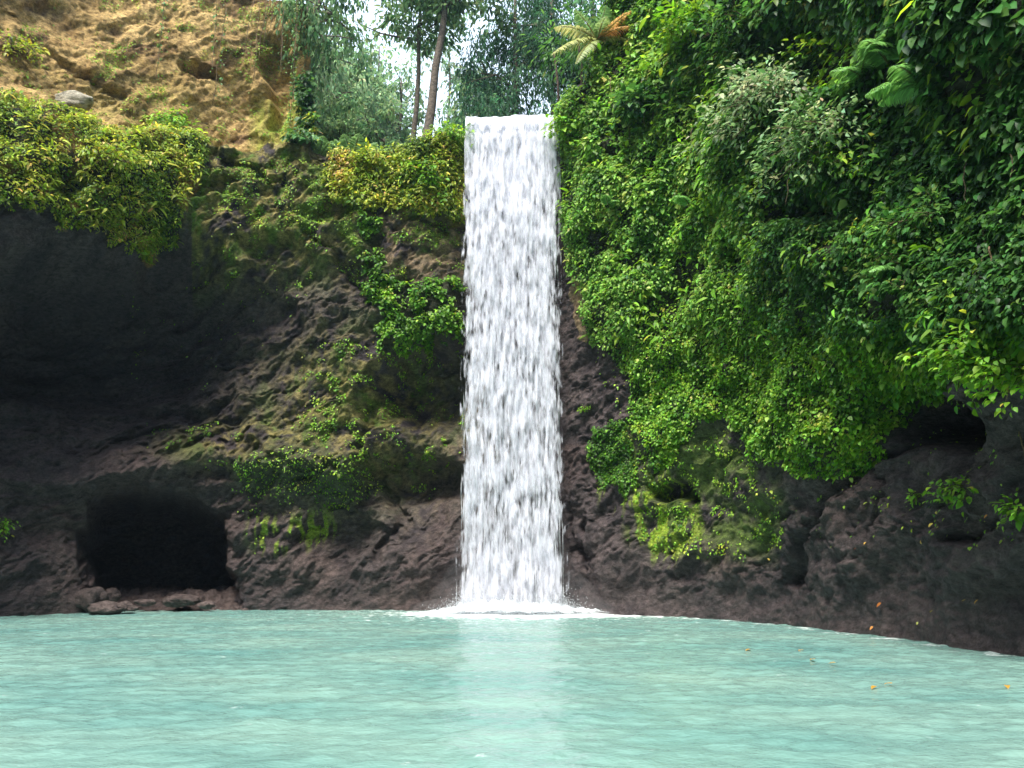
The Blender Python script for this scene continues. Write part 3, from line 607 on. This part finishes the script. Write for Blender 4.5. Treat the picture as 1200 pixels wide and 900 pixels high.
def bush(name, base, nrm, size, nleaf, L, aspect, greens, w, label, cat='shrub', tmpl=BROAD, nst=9, group=None, rise=.5, mat=None, droop=.4):
    """a wall plant: woody stems from the rock and leaves in tufts along them"""
    base = np.array(base, float); nrm = np.array(nrm, float); o = empty(name, base); tag(o, label, cat, group)
    st = Buf(); P, A = [], []
    side = unit(np.cross(nrm, [0, 0, 1.]))
    per = max(1, nleaf//(nst*5))
    for i in range(nst):
        d = unit(nrm*rng.uniform(.5, 1.1)+side*rng.normal()*.75+np.array([0, 0, 1.])*(rise+rng.normal()*.5))
        l = size*rng.uniform(.55, 1.1); t = np.linspace(0, 1, 7)[:, None]
        pts = base+side*rng.normal()*.12*size+d*t*l+np.array([0, 0, -1.])*t**2*l*droop+np.cumsum(rng.normal(size=(7, 3))*.02*size, 0)
        st.tube(pts, np.linspace(.022, .006, 7)*size**.5, np.array([.10, .075, .04]), 5)
        for j in range(5):
            tip = pts[2+j] + rng.normal(size=3)*.16*size*np.array([1, .8, .6]); 
            st.tube([pts[2+j], (pts[2+j]+tip)/2+[0, 0, .02], tip], [.008*size**.5, .006*size**.5, .004*size**.5], np.array([.1, .09, .04]), 4)
            q = tip+rng.normal(size=(per, 3))*.13*size*np.array([1, .8, .7]); P.append(q); A.append(unit(q-pts[2+j]+nrm*.1*size))
    P = np.concatenate(P); A = np.concatenate(A); m = len(P)
    ax = unit(A+nrm*.3+np.array([0, 0, -.35])+rng.normal(size=(m, 3))*.35); up = unit(np.array([0, 0, 1.])+nrm*.4+rng.normal(size=(m, 3))*.35)
    l = L*np.exp(rng.normal(size=m)*.25); f = Buf(); f.leaves(P, ax, up, l, l*aspect, palette(m, P, greens, w, .6), tmpl)
    f.build('foliage', mat or M_LEAF, o); st.build('stem', M_BARK, o)
    return o
def wall_bush(x, y, size, nleaf, L, aspect, greens, w, label, **k):
    p, nr = surf(x, y); return bush(k.pop('name', 'shrub'), p, nr, size, nleaf, L, aspect, greens, w, label, **k)
PALE = [(.08, .17, .05), (.14, .26, .10), (.24, .34, .18), (.4, .46, .32)]
B_ = G_BRIGHT; K_ = G_COOL
wall_bush(905, 130, 1.9, 2000, .155, .5, PALE, [2, 3, 3, 1.5], 'large shrub with pale shiny leaves catching the light high on the right wall', nst=14)
wall_bush(965, 170, 1.5, 1200, .145, .5, PALE, [3, 3, 2, 1], 'shrub with mixed pale and yellow leaves spreading right of the large pale shrub', nst=11)
wall_bush(985, 195, 1.1, 500, .15, .5, B_, [1, 3, 3, 2, .3], 'small light green shrub below the two pale shrubs')
wall_bush(985, 60, 1.5, 600, .20, .5, B_, [1, 2, 4, 3, .4], 'bright lime leafy branch hanging near the top edge of the right wall', droop=.9)
wall_bush(880, 45, 1.6, 700, .22, .5, K_, [2, 3, 3, 1, .2], 'blue green shrub under the top edge, left of the lime branch')
wall_bush(820, 45, 1.5, 700, .26, .45, B_, [1, 2, 4, 2.5, .3], 'shrub with broad yellow green leaves above the tree fern slope')
wall_bush(760, 120, 1.3, 500, .24, .75, K_, [2, 3, 3, 1, .2], 'dark shrub with round drooping leaves right of the tree fern')
wall_bush(1090, 265, 1.1, 700, .14, .6, K_, [1, 3, 4, 1.5, .1], 'cool green shrub in the shaded middle of the right wall')
wall_bush(1070, 330, 1.0, 420, .16, .7, K_, [1, 3, 4, 1.5, .1], 'broad leaved plant under the shaded shrub on the right wall')
wall_bush(1150, 410, 1.0, 800, .115, .75, B_, [1, 3, 4, 1, .1], 'leafy cushion overhanging the dark hollow at right')
wall_bush(1190, 440, .8, 500, .115, .75, B_, [1, 2, 4, 1.5, .1], 'light green plant at the right end of the overhang')
wall_bush(1128, 575, .62, 170, .12, .75, B_, [.5, 3, 5, 1, .1], 'small bush on bare rock below the dark hollow')
wall_bush(1196, 600, .45, 90, .12, .75, B_, [.5, 3, 5, 1, .1], 'leaf tuft on the rock at the right edge')
wall_bush(1075, 582, .25, 40, .10, .75, B_, [.5, 3, 5, 1, .1], 'tiny seedling on the rock left of the small bush')
wall_bush(687, 480, .28, 90, .07, .7, B_, [1, 3, 4, 2, .1], 'single round tuft on bare rock right of the waterfall')
wall_bush(3, 618, .5, 120, .11, .6, B_, [.5, 2, 4, 3, .1], 'bright tuft at the left edge beside the cave')
wall_bush(205, 150, 1.0, 450, .17, .5, B_, [1, 2, 4, 3, .3], 'bright leafy bush growing up the golden earth bank')
wall_bush(125, 190, 1.2, 500, .16, .5, G_YEL, [1, 2, 4, 2, .3], 'yellow green bush on the overhang below the pale boulder')
wall_bush(175, 288, .8, 320, .13, .6, G_YEL, [1, 3, 4, 2, .1], 'bush hanging from the lower edge of the overhang')
wall_bush(20, 60, .9, 300, .14, .5, G_YEL, [1, 2, 4, 2, .3], 'bush clinging to the earth bank at the top left corner')
wall_bush(500, 215, 1.1, 500, .17, .6, B_, [2, 4, 3, 1, .1], 'green bush on the ledge touching the waterfall')
wall_bush(528, 165, 1.0, 450, .16, .5, B_, [1, 3, 4, 2, .3], 'bush at the left end of the waterfall lip')
wall_bush(672, 150, .9, 420, .18, .7, B_, [1, 3, 4, 2, .3], 'leafy bush at the right end of the waterfall lip')
wall_bush(435, 195, 1.0, 420, .18, .4, G_YEL, [1, 2, 4, 3, .6], 'yellow ferny bush in the middle of the ledge')
for (x, y, n_, l, lab) in [(1062, 78, 6, 1.0, 'arching light green fern high in the dark right wall'), (1030, 92, 4, .7, 'small fern left of the arching fern in the dark right wall'),
                           (1105, 105, 4, .9, 'fern hanging below the arching fern in the dark right wall'), (1075, 320, 3, .6, 'short fern in the shaded middle of the right wall'),
                           (820, 245, 3, .6, 'fern frond tuft in the bright creepers right of the waterfall'), (720, 245, 3, .55, 'pale fern on the creepers close beside the waterfall')]:
    p, nr = surf(x, y); fern(p+nr*.45, n_+1, l*1.35, lab, nrm=nr, colr=(.17, .36, .09))
for (x, z_, y_, l, lab) in [(415, 17.4, 29.4, 1.5, 'pale green fern standing on the ledge below the trees'), (440, 17.4, 30.2, 1.3, 'feathery fern on the ledge, nearer the waterfall'), (375, 17.6, 29.5, 1.3, 'bright fern at the foot of the earth bank corner')]:
    p = at(x, 160, y_); p[2] = z_
    fern(p, 8, l, lab, colr=(.22, .36, .14), droop=.5, dirs=[np.array([math.sin(a), -math.cos(a)*.6, 1.5]) for a in np.linspace(-2.4, 2.4, 8)])

# ---- the tree fern by the lip
tb = at(702, 118, 27.5); o = empty('tree_fern', tb); tag(o, 'tree fern with pale fronds and an orange dead frond right of the waterfall lip', 'tree fern')
top = at(700, 50, 25.9); b = Buf(); b.tube([tb+[0, 0, -.8], tb+(top-tb)*.3+[.03, 0, 0], tb+(top-tb)*.7, top], [.2, .15, .13, .15], np.array([.085, .05, .035]), 9); b.build('trunk', M_BARK, o)
for (dx, dz, ln, cc, dr_) in [(-1, .55, 2.0, (.42, .42, .16), .75), (-.75, -.1, 2.1, (.40, .42, .14), .9), (-.6, .9, 1.7, (.2, .34, .12), .5), (.2, 1.0, 1.6, (.2, .36, .14), .5), (1.0, .8, 1.7, (.62, .42, .15), .35),
                              (.9, .35, 1.5, (.55, .33, .12), .6), (1.0, .1, 1.5, (.24, .32, .1), .8), (.1, .4, 1.5, (.26, .36, .14), .9), (-.35, -.3, 1.7, (.3, .36, .12), 1.)]:
    b = Buf(); fern_frond(b, top+np.array([0, 0, .1]), (dx, -.45 if cc[0] < .5 else -.8, dz), ln, ln*.27, cc, dr_, 40, (.3, .24, .08)); f = b.build('frond', M_LEAF, o)
    if cc[0] > .5: f['label'] = 'withered orange frond'
for (x, yb, yt, Y_, r_) in [(682, 105, 35, 31, .07), (655, 125, 60, 33, .06), (693, 95, 65, 30.6, .05)]:
    p0 = at(x, yb, Y_); p1 = at(x-6, yt, Y_); b = Buf(); b.tube([p0+[0, 0, -.7], p0*.6+p1*.4+[.05, 0, 0], p1], [r_, r_*.9, r_*.7], np.array([.09, .06, .045]), 6)
    m_ = 260; q = p1+rng.normal(size=(m_, 3))*np.array([.55, .5, .45]); f = Buf(); l = .28*np.exp(rng.normal(size=m_)*.2)
    f.leaves(q, unit((q-p1)+[0, 0, -.5]), unit(np.array([0, 0, 1.])+rng.normal(size=(m_, 3))*.3), l, l*.3, palette(m_, q, K_, [2, 3, 3, 1, .2]), NARROW)
    o = empty('sapling', p0); tag(o, {682: 'thin sapling just left of the tree fern trunk', 655: 'thin sapling above the right end of the waterfall lip', 693: 'short sapling beside the tree fern base'}[x], 'sapling')
    b.build('trunk', M_BARK, o); f.build('crown', M_LEAF, o)

PALE_HAZE = [(.09, .17, .09), (.13, .23, .12), (.17, .28, .14), (.23, .33, .18)]  # leaf greens paled to stand in for bright haze
# ---- forest trees
def tree(x, Y, zb, height, crown_r, nleaf, L, aspect, greens, w, label, lean=0., limbs=9, tmpl=BROAD, crown_lo=.35, trunk_r=.22, hang=.0, name='tree', X=None, cat='tree', clumps=26, cz=None, group=None, squash=.75):
    p = at(x, 150, Y) if X is None else np.array([X, Y, 0.])
    if X is None and zb < 24: zb += .48*max(Y-37, 0)
    base = np.array([p[0], p[1], zb])
    o = empty(name, base); tag(o, label, cat, group)
    t = np.linspace(0, 1, 9)[:, None]; bend = np.cumsum(rng.normal(size=(9, 3))*np.array([.10, .10, 0]), 0)*height*.04
    tr = base+np.array([lean, 0, height])*t+bend; tr[0, 2] -= 1.
    b = Buf(); b.tube(tr, np.linspace(trunk_r, trunk_r*.3, 9), np.array([.10, .078, .06]), 9)
    ends = [tr[-1]]
    for i in range(limbs):
        f = rng.uniform(crown_lo, .95); k = f*8; s = tr[int(k)]*(1-(k % 1))+tr[min(8, int(k)+1)]*(k % 1)
        a = rng.uniform(0, 2*PI) if i else 0.; ln = crown_r*rng.uniform(.55, 1.)*(1.1-.4*f)
        d = np.array([math.cos(a), math.sin(a), rng.uniform(.15, .8)]); tt = np.linspace(0, 1, 6)[:, None]
        pts = s+d*ln*tt+np.array([0, 0, -1.])*tt**2*ln*hang+np.cumsum(rng.normal(size=(6, 3))*.03*ln, 0)
        b.tube(pts, np.linspace(trunk_r*.42, .02, 6), np.array([.10, .078, .06]), 6); ends.append(pts[-1]); ends.append(pts[3])
        for j in range(3):
            e = pts[2+j]+rng.normal(size=3)*ln*.28; b.tube([pts[2+j], (pts[2+j]+e)/2+[0, 0, .05], e], [trunk_r*.18, .03, .015], np.array([.10, .078, .06]), 4); ends.append(e)
    b.build('trunk', M_BARK, o)
    ends = np.array(ends); k = rng.integers(0, len(ends), max(clumps, len(ends))); k[:len(ends)] = np.arange(len(ends)); cc = ends[k]+rng.normal(size=(len(k), 3))*crown_r*.16
    rad = crown_r*rng.uniform(.14, .32, len(k)); wk = rad**2; wk /= wk.sum()
    ci = rng.choice(len(k), nleaf, p=wk); dd = unit(rng.normal(size=(nleaf, 3))); rr = rad[ci]*rng.random(nleaf)**.45
    q = cc[ci]+dd*rr[:, None]*np.array([1, 1, squash])
    if hang: q[:, 2] -= np.abs(rng.normal(size=nleaf))*hang*crown_r*.35
    ax = unit(dd*.7+np.array([0, 0, -.5-hang])+rng.normal(size=(nleaf, 3))*.35); up = unit(np.array([0, 0, 1.])+dd*.5+rng.normal(size=(nleaf, 3))*.3)
    l = L*np.exp(rng.normal(size=nleaf)*.25); f = Buf(); f.leaves(q, ax, up, l, l*aspect, palette(nleaf, q, greens, w, 1.5), tmpl); f.build('crown', M_FAR, o)
    return o
FAR_HAZE = [(.05, .11, .05), (.08, .17, .07), (.12, .22, .09), (.17, .28, .12)]; FW = [1, 2, 2, 1]  # background greens lightened to imitate haze and backlight
tree(480, 44, 18.2, 19, 4.4, 3000, .36, .45, FAR_HAZE, FW, 'tall slim tree with a thin crown against the white sky, left of two close trunks', lean=.4, limbs=8, crown_lo=.55, trunk_r=.2)
tree(492, 41, 18.2, 19, 4.0, 2600, .34, .45, FAR_HAZE, FW, 'tall tree with a thicker leaning trunk, right of two close trunks', lean=1.6, limbs=8, crown_lo=.55, trunk_r=.34)
tree(545, 64, 18.6, 11, 3.6, 3000, .36, .45, FAR_HAZE, FW, 'loose haze-tinted tree in front of the sky just left of the waterfall lip', limbs=9, crown_lo=.2)
tree(425, 66, 19, 12, 4.6, 5200, .36, .45, FAR_HAZE, FW, 'broad haze-tinted tree behind the ledge ferns', limbs=9, crown_lo=.15)
tree(362, 44, 19, 15, 3.4, 3200, .34, .4, FAR_HAZE, FW, 'tree behind the corner of the earth bank', limbs=9, crown_lo=.3, hang=.4)
tree(520, 42, 18, 5.5, 3.2, 5000, .27, .5, FAR_HAZE, [1, 2, 3, 2], 'low rounded tree behind the left end of the lip', limbs=8, crown_lo=.1)
tree(450, 40, 17.5, 5.5, 3.2, 5200, .27, .5, FAR_HAZE, [1, 2, 3, 2], 'low leafy tree behind the ledge, haze-tinted green', limbs=8, crown_lo=.1)
tree(395, 36, 17.5, 5, 2.6, 4200, .25, .5, FAR_HAZE, [1, 2, 3, 2], 'low bushy tree behind the bright corner fern', limbs=8, crown_lo=.1)
DK = [(.025, .075, .045), (.04, .11, .055), (.06, .15, .07), (.11, .21, .09)]
tree(610, 43, 18.3, 17, 4.2, 17000, .27, .28, DK, [2, 3, 2, .6], 'dense drooping dark tree behind the left half of the lip', limbs=12, crown_lo=.08, tmpl=NARROW, hang=.45, clumps=90)
tree(645, 42, 18.3, 18, 4.8, 24000, .27, .28, DK, [3, 3, 2, .5], 'dense drooping dark tree behind the right half of the lip', limbs=13, crown_lo=.08, tmpl=NARROW, hang=.45, clumps=100)
tree(695, 44, 19, 18, 4.8, 20000, .27, .28, DK, [3, 3, 2, .5], 'dark tree behind the tree fern', limbs=12, crown_lo=.08, tmpl=NARROW, hang=.45, clumps=90)
tree(735, 36, 22, 12, 3.6, 7000, .30, .4, DK, [1, 3, 3, 1], 'leafy tree on the slope right of the tree fern', limbs=10, crown_lo=.05)
tree(318, 36, 25.5, 6, 3.0, 3800, .26, .45, PALE_HAZE, [2, 3, 2, 1], 'tree leaning over the edge of the earth bank with hanging vines', limbs=9, crown_lo=.0, lean=2.2, hang=.6)
for (x, y, n_) in [(345, 5, 0)]:
    tree(x, 31.5, 24.5, 3, 2.2, 2400, .24, .45, FAR_HAZE, FW, 'small tree hanging over the top right corner of the earth bank', limbs=8, crown_lo=.0, lean=1.2, hang=.8, cat='tree')
for i, (x, Y_, h, cr_, lab) in enumerate([(352, 52, 15, 3.6, 'haze-tinted light tree nearest the earth bank corner'), (392, 60, 13, 4., 'haze-tinted light tree above the bright fern clump'), (440, 72, 17, 4.6, 'haze-tinted light tree beyond the two close trunks, to their left'),
                                      (470, 64, 12, 4., 'haze-tinted light tree directly behind the two close trunks'), (525, 74, 18, 4.6, 'haze-tinted light tree beyond the two close trunks, to their right'), (560, 58, 9, 3.2, 'short haze-tinted tree just over the left end of the lip')]):
    tree(x, Y_, 19, h, cr_, 3000, .38, .45, PALE_HAZE, FW, lab, limbs=10, crown_lo=.1, clumps=50)
# distant wood
n = 26
def wood():
    P = []
    for i in range(260):
        X_ = rng.uniform(-40, 34); Y_ = rng.uniform(62, 95); h = rng.uniform(2, 9) if abs(X_+3) < 12 else rng.uniform(4, 18); r = rng.uniform(1.5, 3.2)
        m = 170; q = np.array([X_, Y_, 18.5+.48*(Y_-37)+h*.5+ (.12*(Y_-28) if abs(X_) > 14 else 0)])+unit(rng.normal(size=(m, 3)))*np.array([r, r, h*.5])*rng.random((m, 1))**.4; P.append(q)
    q = np.concatenate(P); m = len(q); f = Buf(); l = .6*np.exp(rng.normal(size=m)*.25)
    f.leaves(q, unit(rng.normal(size=(m, 3))+[0, 0, -.6]), unit(np.array([0, 0, 1.])+rng.normal(size=(m, 3))*.4), l, l*.5, palette(m, q, FAR_HAZE, FW, 2.5), NARROW)
    tag(f.build('woods', M_FAR), 'distant haze-tinted woodland seen over the cliff edge', 'woods', kind='stuff')
wood()
# trees above the frame on the right bank and the near banks: unseen, added to shade the wall
SH = dict(aspect=.6, greens=DK, w=[2, 3, 2, 1], tmpl=NARROW)
for i, (X_, Y_, zb, h, r, lab) in enumerate([(12.5, 15, 26, 8, 5.5, 'unseen tree added on the right cliff top for shade, farthest one'), (12.5, 10.5, 27, 8, 5.5, 'unseen tree added on the right cliff top for shade, middle one'), (14, 5, 27, 9, 6, 'unseen tree added on the right cliff top for shade, nearest the camera')]):
    tree(0, Y_, zb, h, r, 8000, .7, SH['aspect'], SH['greens'], SH['w'], lab, X=X_, limbs=12, lean=-3, crown_lo=.1, tmpl=NARROW, hang=.5, trunk_r=.35)

# ---- hanging vines and aerial roots
def vine(x, y0, y1, Y, leafy, label, group, thick=.012, cc=(.13, .09, .05)):
    p0 = at(x, y0, Y); n_ = 14; t = np.linspace(0, 1, n_)[:, None]; p1 = at(x, y1, Y); p1[0] = p0[0]+rng.normal()*.1; p1[1] = p0[1]
    pts = p0*(1-t)+p1*t+np.cumsum(rng.normal(size=(n_, 3))*np.array([.02, .02, 0]), 0)
    o = empty('hanging_vine', p0); tag(o, label, 'vine', group); b = Buf(); b.tube(pts, thick, np.array(cc), 5); b.build('stem', M_BARK, o)
    if leafy:
        m = int(leafy*np.linalg.norm(p1-p0)); u_ = rng.random(m); q = p0*(1-u_[:, None])+p1*u_[:, None]+rng.normal(size=(m, 3))*.05
        f = Buf(); l = .10*np.exp(rng.normal(size=m)*.25); f.leaves(q, unit(rng.normal(size=(m, 3))*[1, .6, .3]+[0, -.4, -.8]), unit(rng.normal(size=(m, 3))*.3+[0, -.5, 1]), l, l*.7, palette(m, q, G_COOL, [1, 2, 3, 2, 1])); f.build('leaves', M_LEAF, o)
GV = 'vines hanging from the tree over the earth bank'
for x, y1, lf in [(300, 60, 0), (306, 95, 0), (312, 72, 0), (318, 55, 8), (327, 45, 0), (333, 70, 0), (338, 90, 8), (347, 178, 26), (350, 120, 12), (322, 40, 0)]:
    vine(x, -12, y1, 29.6 if x < 345 else 29.0, lf, 'leafy vine hanging beside the dark notch at the top of the earth bank' if lf else 'bare thin vine hanging over the dark notch at the top of the earth bank', GV)
for x, y0, y1, lab in [(195, -10, 100, 'leafy creeper string hanging down the middle of the golden earth bank'), (254, -10, 85, 'thin creeper string on the golden earth bank, right of the middle one'), (266, 10, 125, 'beaded creeper string nearest the dark notch on the earth bank')]:
    p, nr = surf(x, 60); vine(x, y0, y1, p[1]-.35, 14, lab, None)
for x, y0, y1, lab in [(770, 115, 160, 'brown root hanging in the dark leaves right of the tree fern'), (1185, 475, 560, 'thin root hanging in front of the dark hollow at right'), (1150, 270, 340, 'brown root trailing over creepers near the right edge'),
                       (1158, 290, 345, 'second brown root trailing near the right edge'), (1103, 330, 355, 'short root under the shaded shrub'), (867, 200, 225, 'brown root among bright creepers on the right wall'), (716, 90, 160, 'dark root below the tree fern')]:
    p, nr = surf(x, (y0+y1)/2); vine(x, y0, y1, p[1]-.25, 0, lab, None, .016, (.12, .08, .045))

for x, y0, y1 in [(735, 130, 170), (750, 95, 150), (812, 150, 215), (845, 60, 120), (930, 190, 240), (975, 130, 175), (1010, 150, 210), (1045, 190, 250), (1090, 120, 190), (1130, 170, 235), (1165, 60, 130), (1185, 180, 250)]:
    p, nr = surf(x, (y0+y1)/2); vine(x, y0, y1, p[1]-.55, 0, 'thin brown stem dangling among the creepers on the upper right wall', 'stems dangling on the right wall', .013, (.09, .07, .04))
# ---- rocks
def boulder(p, s, label, colr, sq=(1, .8, .7), seed=0., mat=None, group=None):
    import bmesh
    bm = bmesh.new(); bmesh.ops.create_icosphere(bm, subdivisions=4, radius=1.); V = np.array([v.co[:] for v in bm.verts]); Fc = np.array([[v.index for v in f.verts] for f in bm.faces]); bm.free()
    V = V*(1+.30*fbm(V, 1.1, 3, .5, seed)[:, None]+.08*fbm(V, .35, 3, .6, seed, True)[:, None])*np.array(sq)*s+p
    k = colr*(1+.3*fbm(V, .2, 3)[:, None])
    return tag(mesh_np('boulder', V, Fc.ravel(), np.full(len(Fc), 3), mat or M_ROCK, None, k, True), label, 'boulder', group)
RC = np.array([.10, .075, .07])
for i, (x, y, Y_, s, lab) in enumerate([(106, 703, 27.4, .42, 'big round grey boulder at the left end of the cave mouth'), (124, 713, 26.7, .36, 'wet boulder at the waterline in front of the cave'), (131, 698, 28.2, .26, 'small boulder behind the wet boulder'), (146, 710, 27.3, .20, 'brown stone just right of the wet boulder'),
                                         (156, 713, 27.0, .13, 'pebble sized stone at the waterline of the cave shore'), (172, 706, 28.3, .22, 'low stone on the cave shore'), (212, 704, 28.4, .36, 'pale flat stone right of the middle of the cave mouth'), (243, 709, 28.3, .2, 'stone at the right end of the cave mouth')]):
    p = at(x, y, Y_); p[2] = max(p[2], s*.35); boulder(p, s, lab, RC*(1.3 if i % 2 else 1), [(1.1, .9, .85), (1.5, .9, .6), (1, .9, .9), (1.1, .8, .7), (1.3, 1, .6), (1.6, .9, .5), (1.5, 1, .55), (1.4, .8, .6)][i], i*3.1, group='boulders at the cave mouth')
p, nr = surf(84, 122); boulder(p+nr*.1, .55, 'pale grey boulder bedded in the golden earth bank', np.array([.42, .38, .30]), (1.3, .6, .62), 47., M_EARTH)
# cave floor
U, Vv = np.meshgrid(np.linspace(at(88, 710, 27.5)[0], at(300, 710, 28.6)[0], 120), np.linspace(0, 1, 60), indexing='ij')
P = np.stack([U, 27.6+.09*(U+14.5)+Vv*6, -.30+.85*sm(0, .4, Vv)], -1); P[..., 2] += .22*fbm(P, .55, 4, .6, 2.)
i = np.arange(120*60).reshape(120, 60); q = np.stack([i[:-1, :-1], i[1:, :-1], i[1:, 1:], i[:-1, 1:]], -1).reshape(-1)
tag(mesh_np('cave_floor', P, q, np.full(len(q)//4, 4), M_ROCK, None, np.array([.09, .065, .06]), True), 'stony shelf at the cave mouth', 'ground', kind='structure')
# ---- leaves floating on the pool and caught on the wall
FL = [(880, 763), (941, 764), (955, 775), (980, 779), (1027, 807), (1046, 804), (1180, 806)]
for x, y in FL:
    r = at(x, y, 10.)-CAM; p = CAM+r*(1.7/-r[2]); p[2] = .035; b = Buf(); a = rng.uniform(0, 6.3)
    b.leaves(p[None], np.array([[math.cos(a), math.sin(a), .12]]), np.array([[0., 0, 1]]), .13, .08, np.array([[.55, .30, .04]]))
    o = b.build('floating_leaf', M_LEAF); tag(o, 'small fallen orange leaf floating on the turquoise water', 'leaf', 'fallen leaves floating on the pool')
wm = (px > 900)*(py > 600)*(py < 735)*sm(.25, .6, fbm(G0, .8, 3, .6, 140.))
scatter('fallen_leaves', wm*invis, 3.5, .09, .6, [(.5, .32, .06), (.45, .4, .08), (.5, .2, .05)], [1, 1, 1], 'yellow fallen leaves caught on the bare rock at right', cat='leaves')

# ------------------------------------------------------------------ light, sky, camera
SUN_EL, SUN_AZ = math.radians(60), math.radians(205)   # azimuth from +Y clockwise: light comes from behind the camera, a little left
w = bpy.data.worlds.new('World'); S.world = w; w.use_nodes = True; nt = w.node_tree; bg = nt.nodes['Background']
sky = nt.nodes.new('ShaderNodeTexSky'); sky.sky_type = 'NISHITA'; sky.sun_disc = False; sky.sun_elevation = SUN_EL; sky.sun_rotation = SUN_AZ
sky.dust_density = 6; sky.air_density = 1.5
# thin bright cloud over the sky
tc = nt.nodes.new('ShaderNodeTexCoord'); nz = nt.nodes.new('ShaderNodeTexNoise'); nz.inputs['Scale'].default_value = 2.; nz.inputs['Detail'].default_value = 5; nt.links.new(tc.outputs['Generated'], nz.inputs[0])
mr = nt.nodes.new('ShaderNodeMapRange'); mr.inputs[1].default_value = .3; mr.inputs[2].default_value = .6; mr.inputs[3].default_value = .45; mr.inputs[4].default_value = .85; nt.links.new(nz.outputs[0], mr.inputs[0])
mx = nt.nodes.new('ShaderNodeMixRGB'); mx.inputs[2].default_value = (9., 10.8, 13.2, 1); nt.links.new(mr.outputs[0], mx.inputs[0]); nt.links.new(sky.outputs[0], mx.inputs[1]); nt.links.new(mx.outputs[0], bg.inputs[0])
bg.inputs[1].default_value = .085
sd = bpy.data.lights.new('sun', 'SUN'); sd.energy = 3.4; sd.angle = math.radians(19); sd.color = (1, .96, .87)
so = bpy.data.objects.new('sun', sd); C.objects.link(so)
from mathutils import Vector
dirn = Vector((math.sin(SUN_AZ)*math.cos(SUN_EL), math.cos(SUN_AZ)*math.cos(SUN_EL), math.sin(SUN_EL)))
so.rotation_euler = dirn.to_track_quat('Z', 'Y').to_euler(); so.location = dirn*60
HD = .0004
if HD:
    b = Buf(); x0, x1, y0, y1, z0, z1 = -112, 112, -112, 112, -3.6, 82
    b.add(np.array([(x0, y0, z0), (x1, y0, z0), (x1, y1, z0), (x0, y1, z0), (x0, y0, z1), (x1, y0, z1), (x1, y1, z1), (x0, y1, z1)], float), [0, 3, 2, 1, 4, 5, 6, 7, 0, 1, 5, 4, 1, 2, 6, 5, 2, 3, 7, 6, 3, 0, 4, 7], [4]*6, np.array([1., 1, 1]))
    m, nt, N, K, out = newmat('haze'); v = N('VolumePrincipled'); v.inputs['Color'].default_value = (.55, .76, 1, 1); v.inputs['Density'].default_value = HD; v.inputs['Anisotropy'].default_value = .3
    K(v.outputs[0], out.inputs['Volume']); o = b.build('haze', m); tag(o, 'thin moist air in the gorge', 'haze', kind='stuff')
cd = bpy.data.cameras.new('camera'); cd.lens = 28; cd.sensor_width = 36; cd.clip_end = 2000; co = bpy.data.objects.new('camera', cd); C.objects.link(co)
co.location = CAM; co.rotation_euler = (math.radians(90)+PITCH, 0, 0); S.camera = co
S.view_settings.view_transform = 'Standard'; S.view_settings.look = 'None'; S.view_settings.exposure = 1.22; S.view_settings.gamma = 1
S.cycles.max_bounces = 6; S.cycles.diffuse_bounces = 3; S.cycles.transparent_max_bounces = 16; S.cycles.transmission_bounces = 3; S.cycles.glossy_bounces = 3
S.cycles.use_denoising = True
try: S.cycles.denoiser = 'OPENIMAGEDENOISE'
except Exception: pass
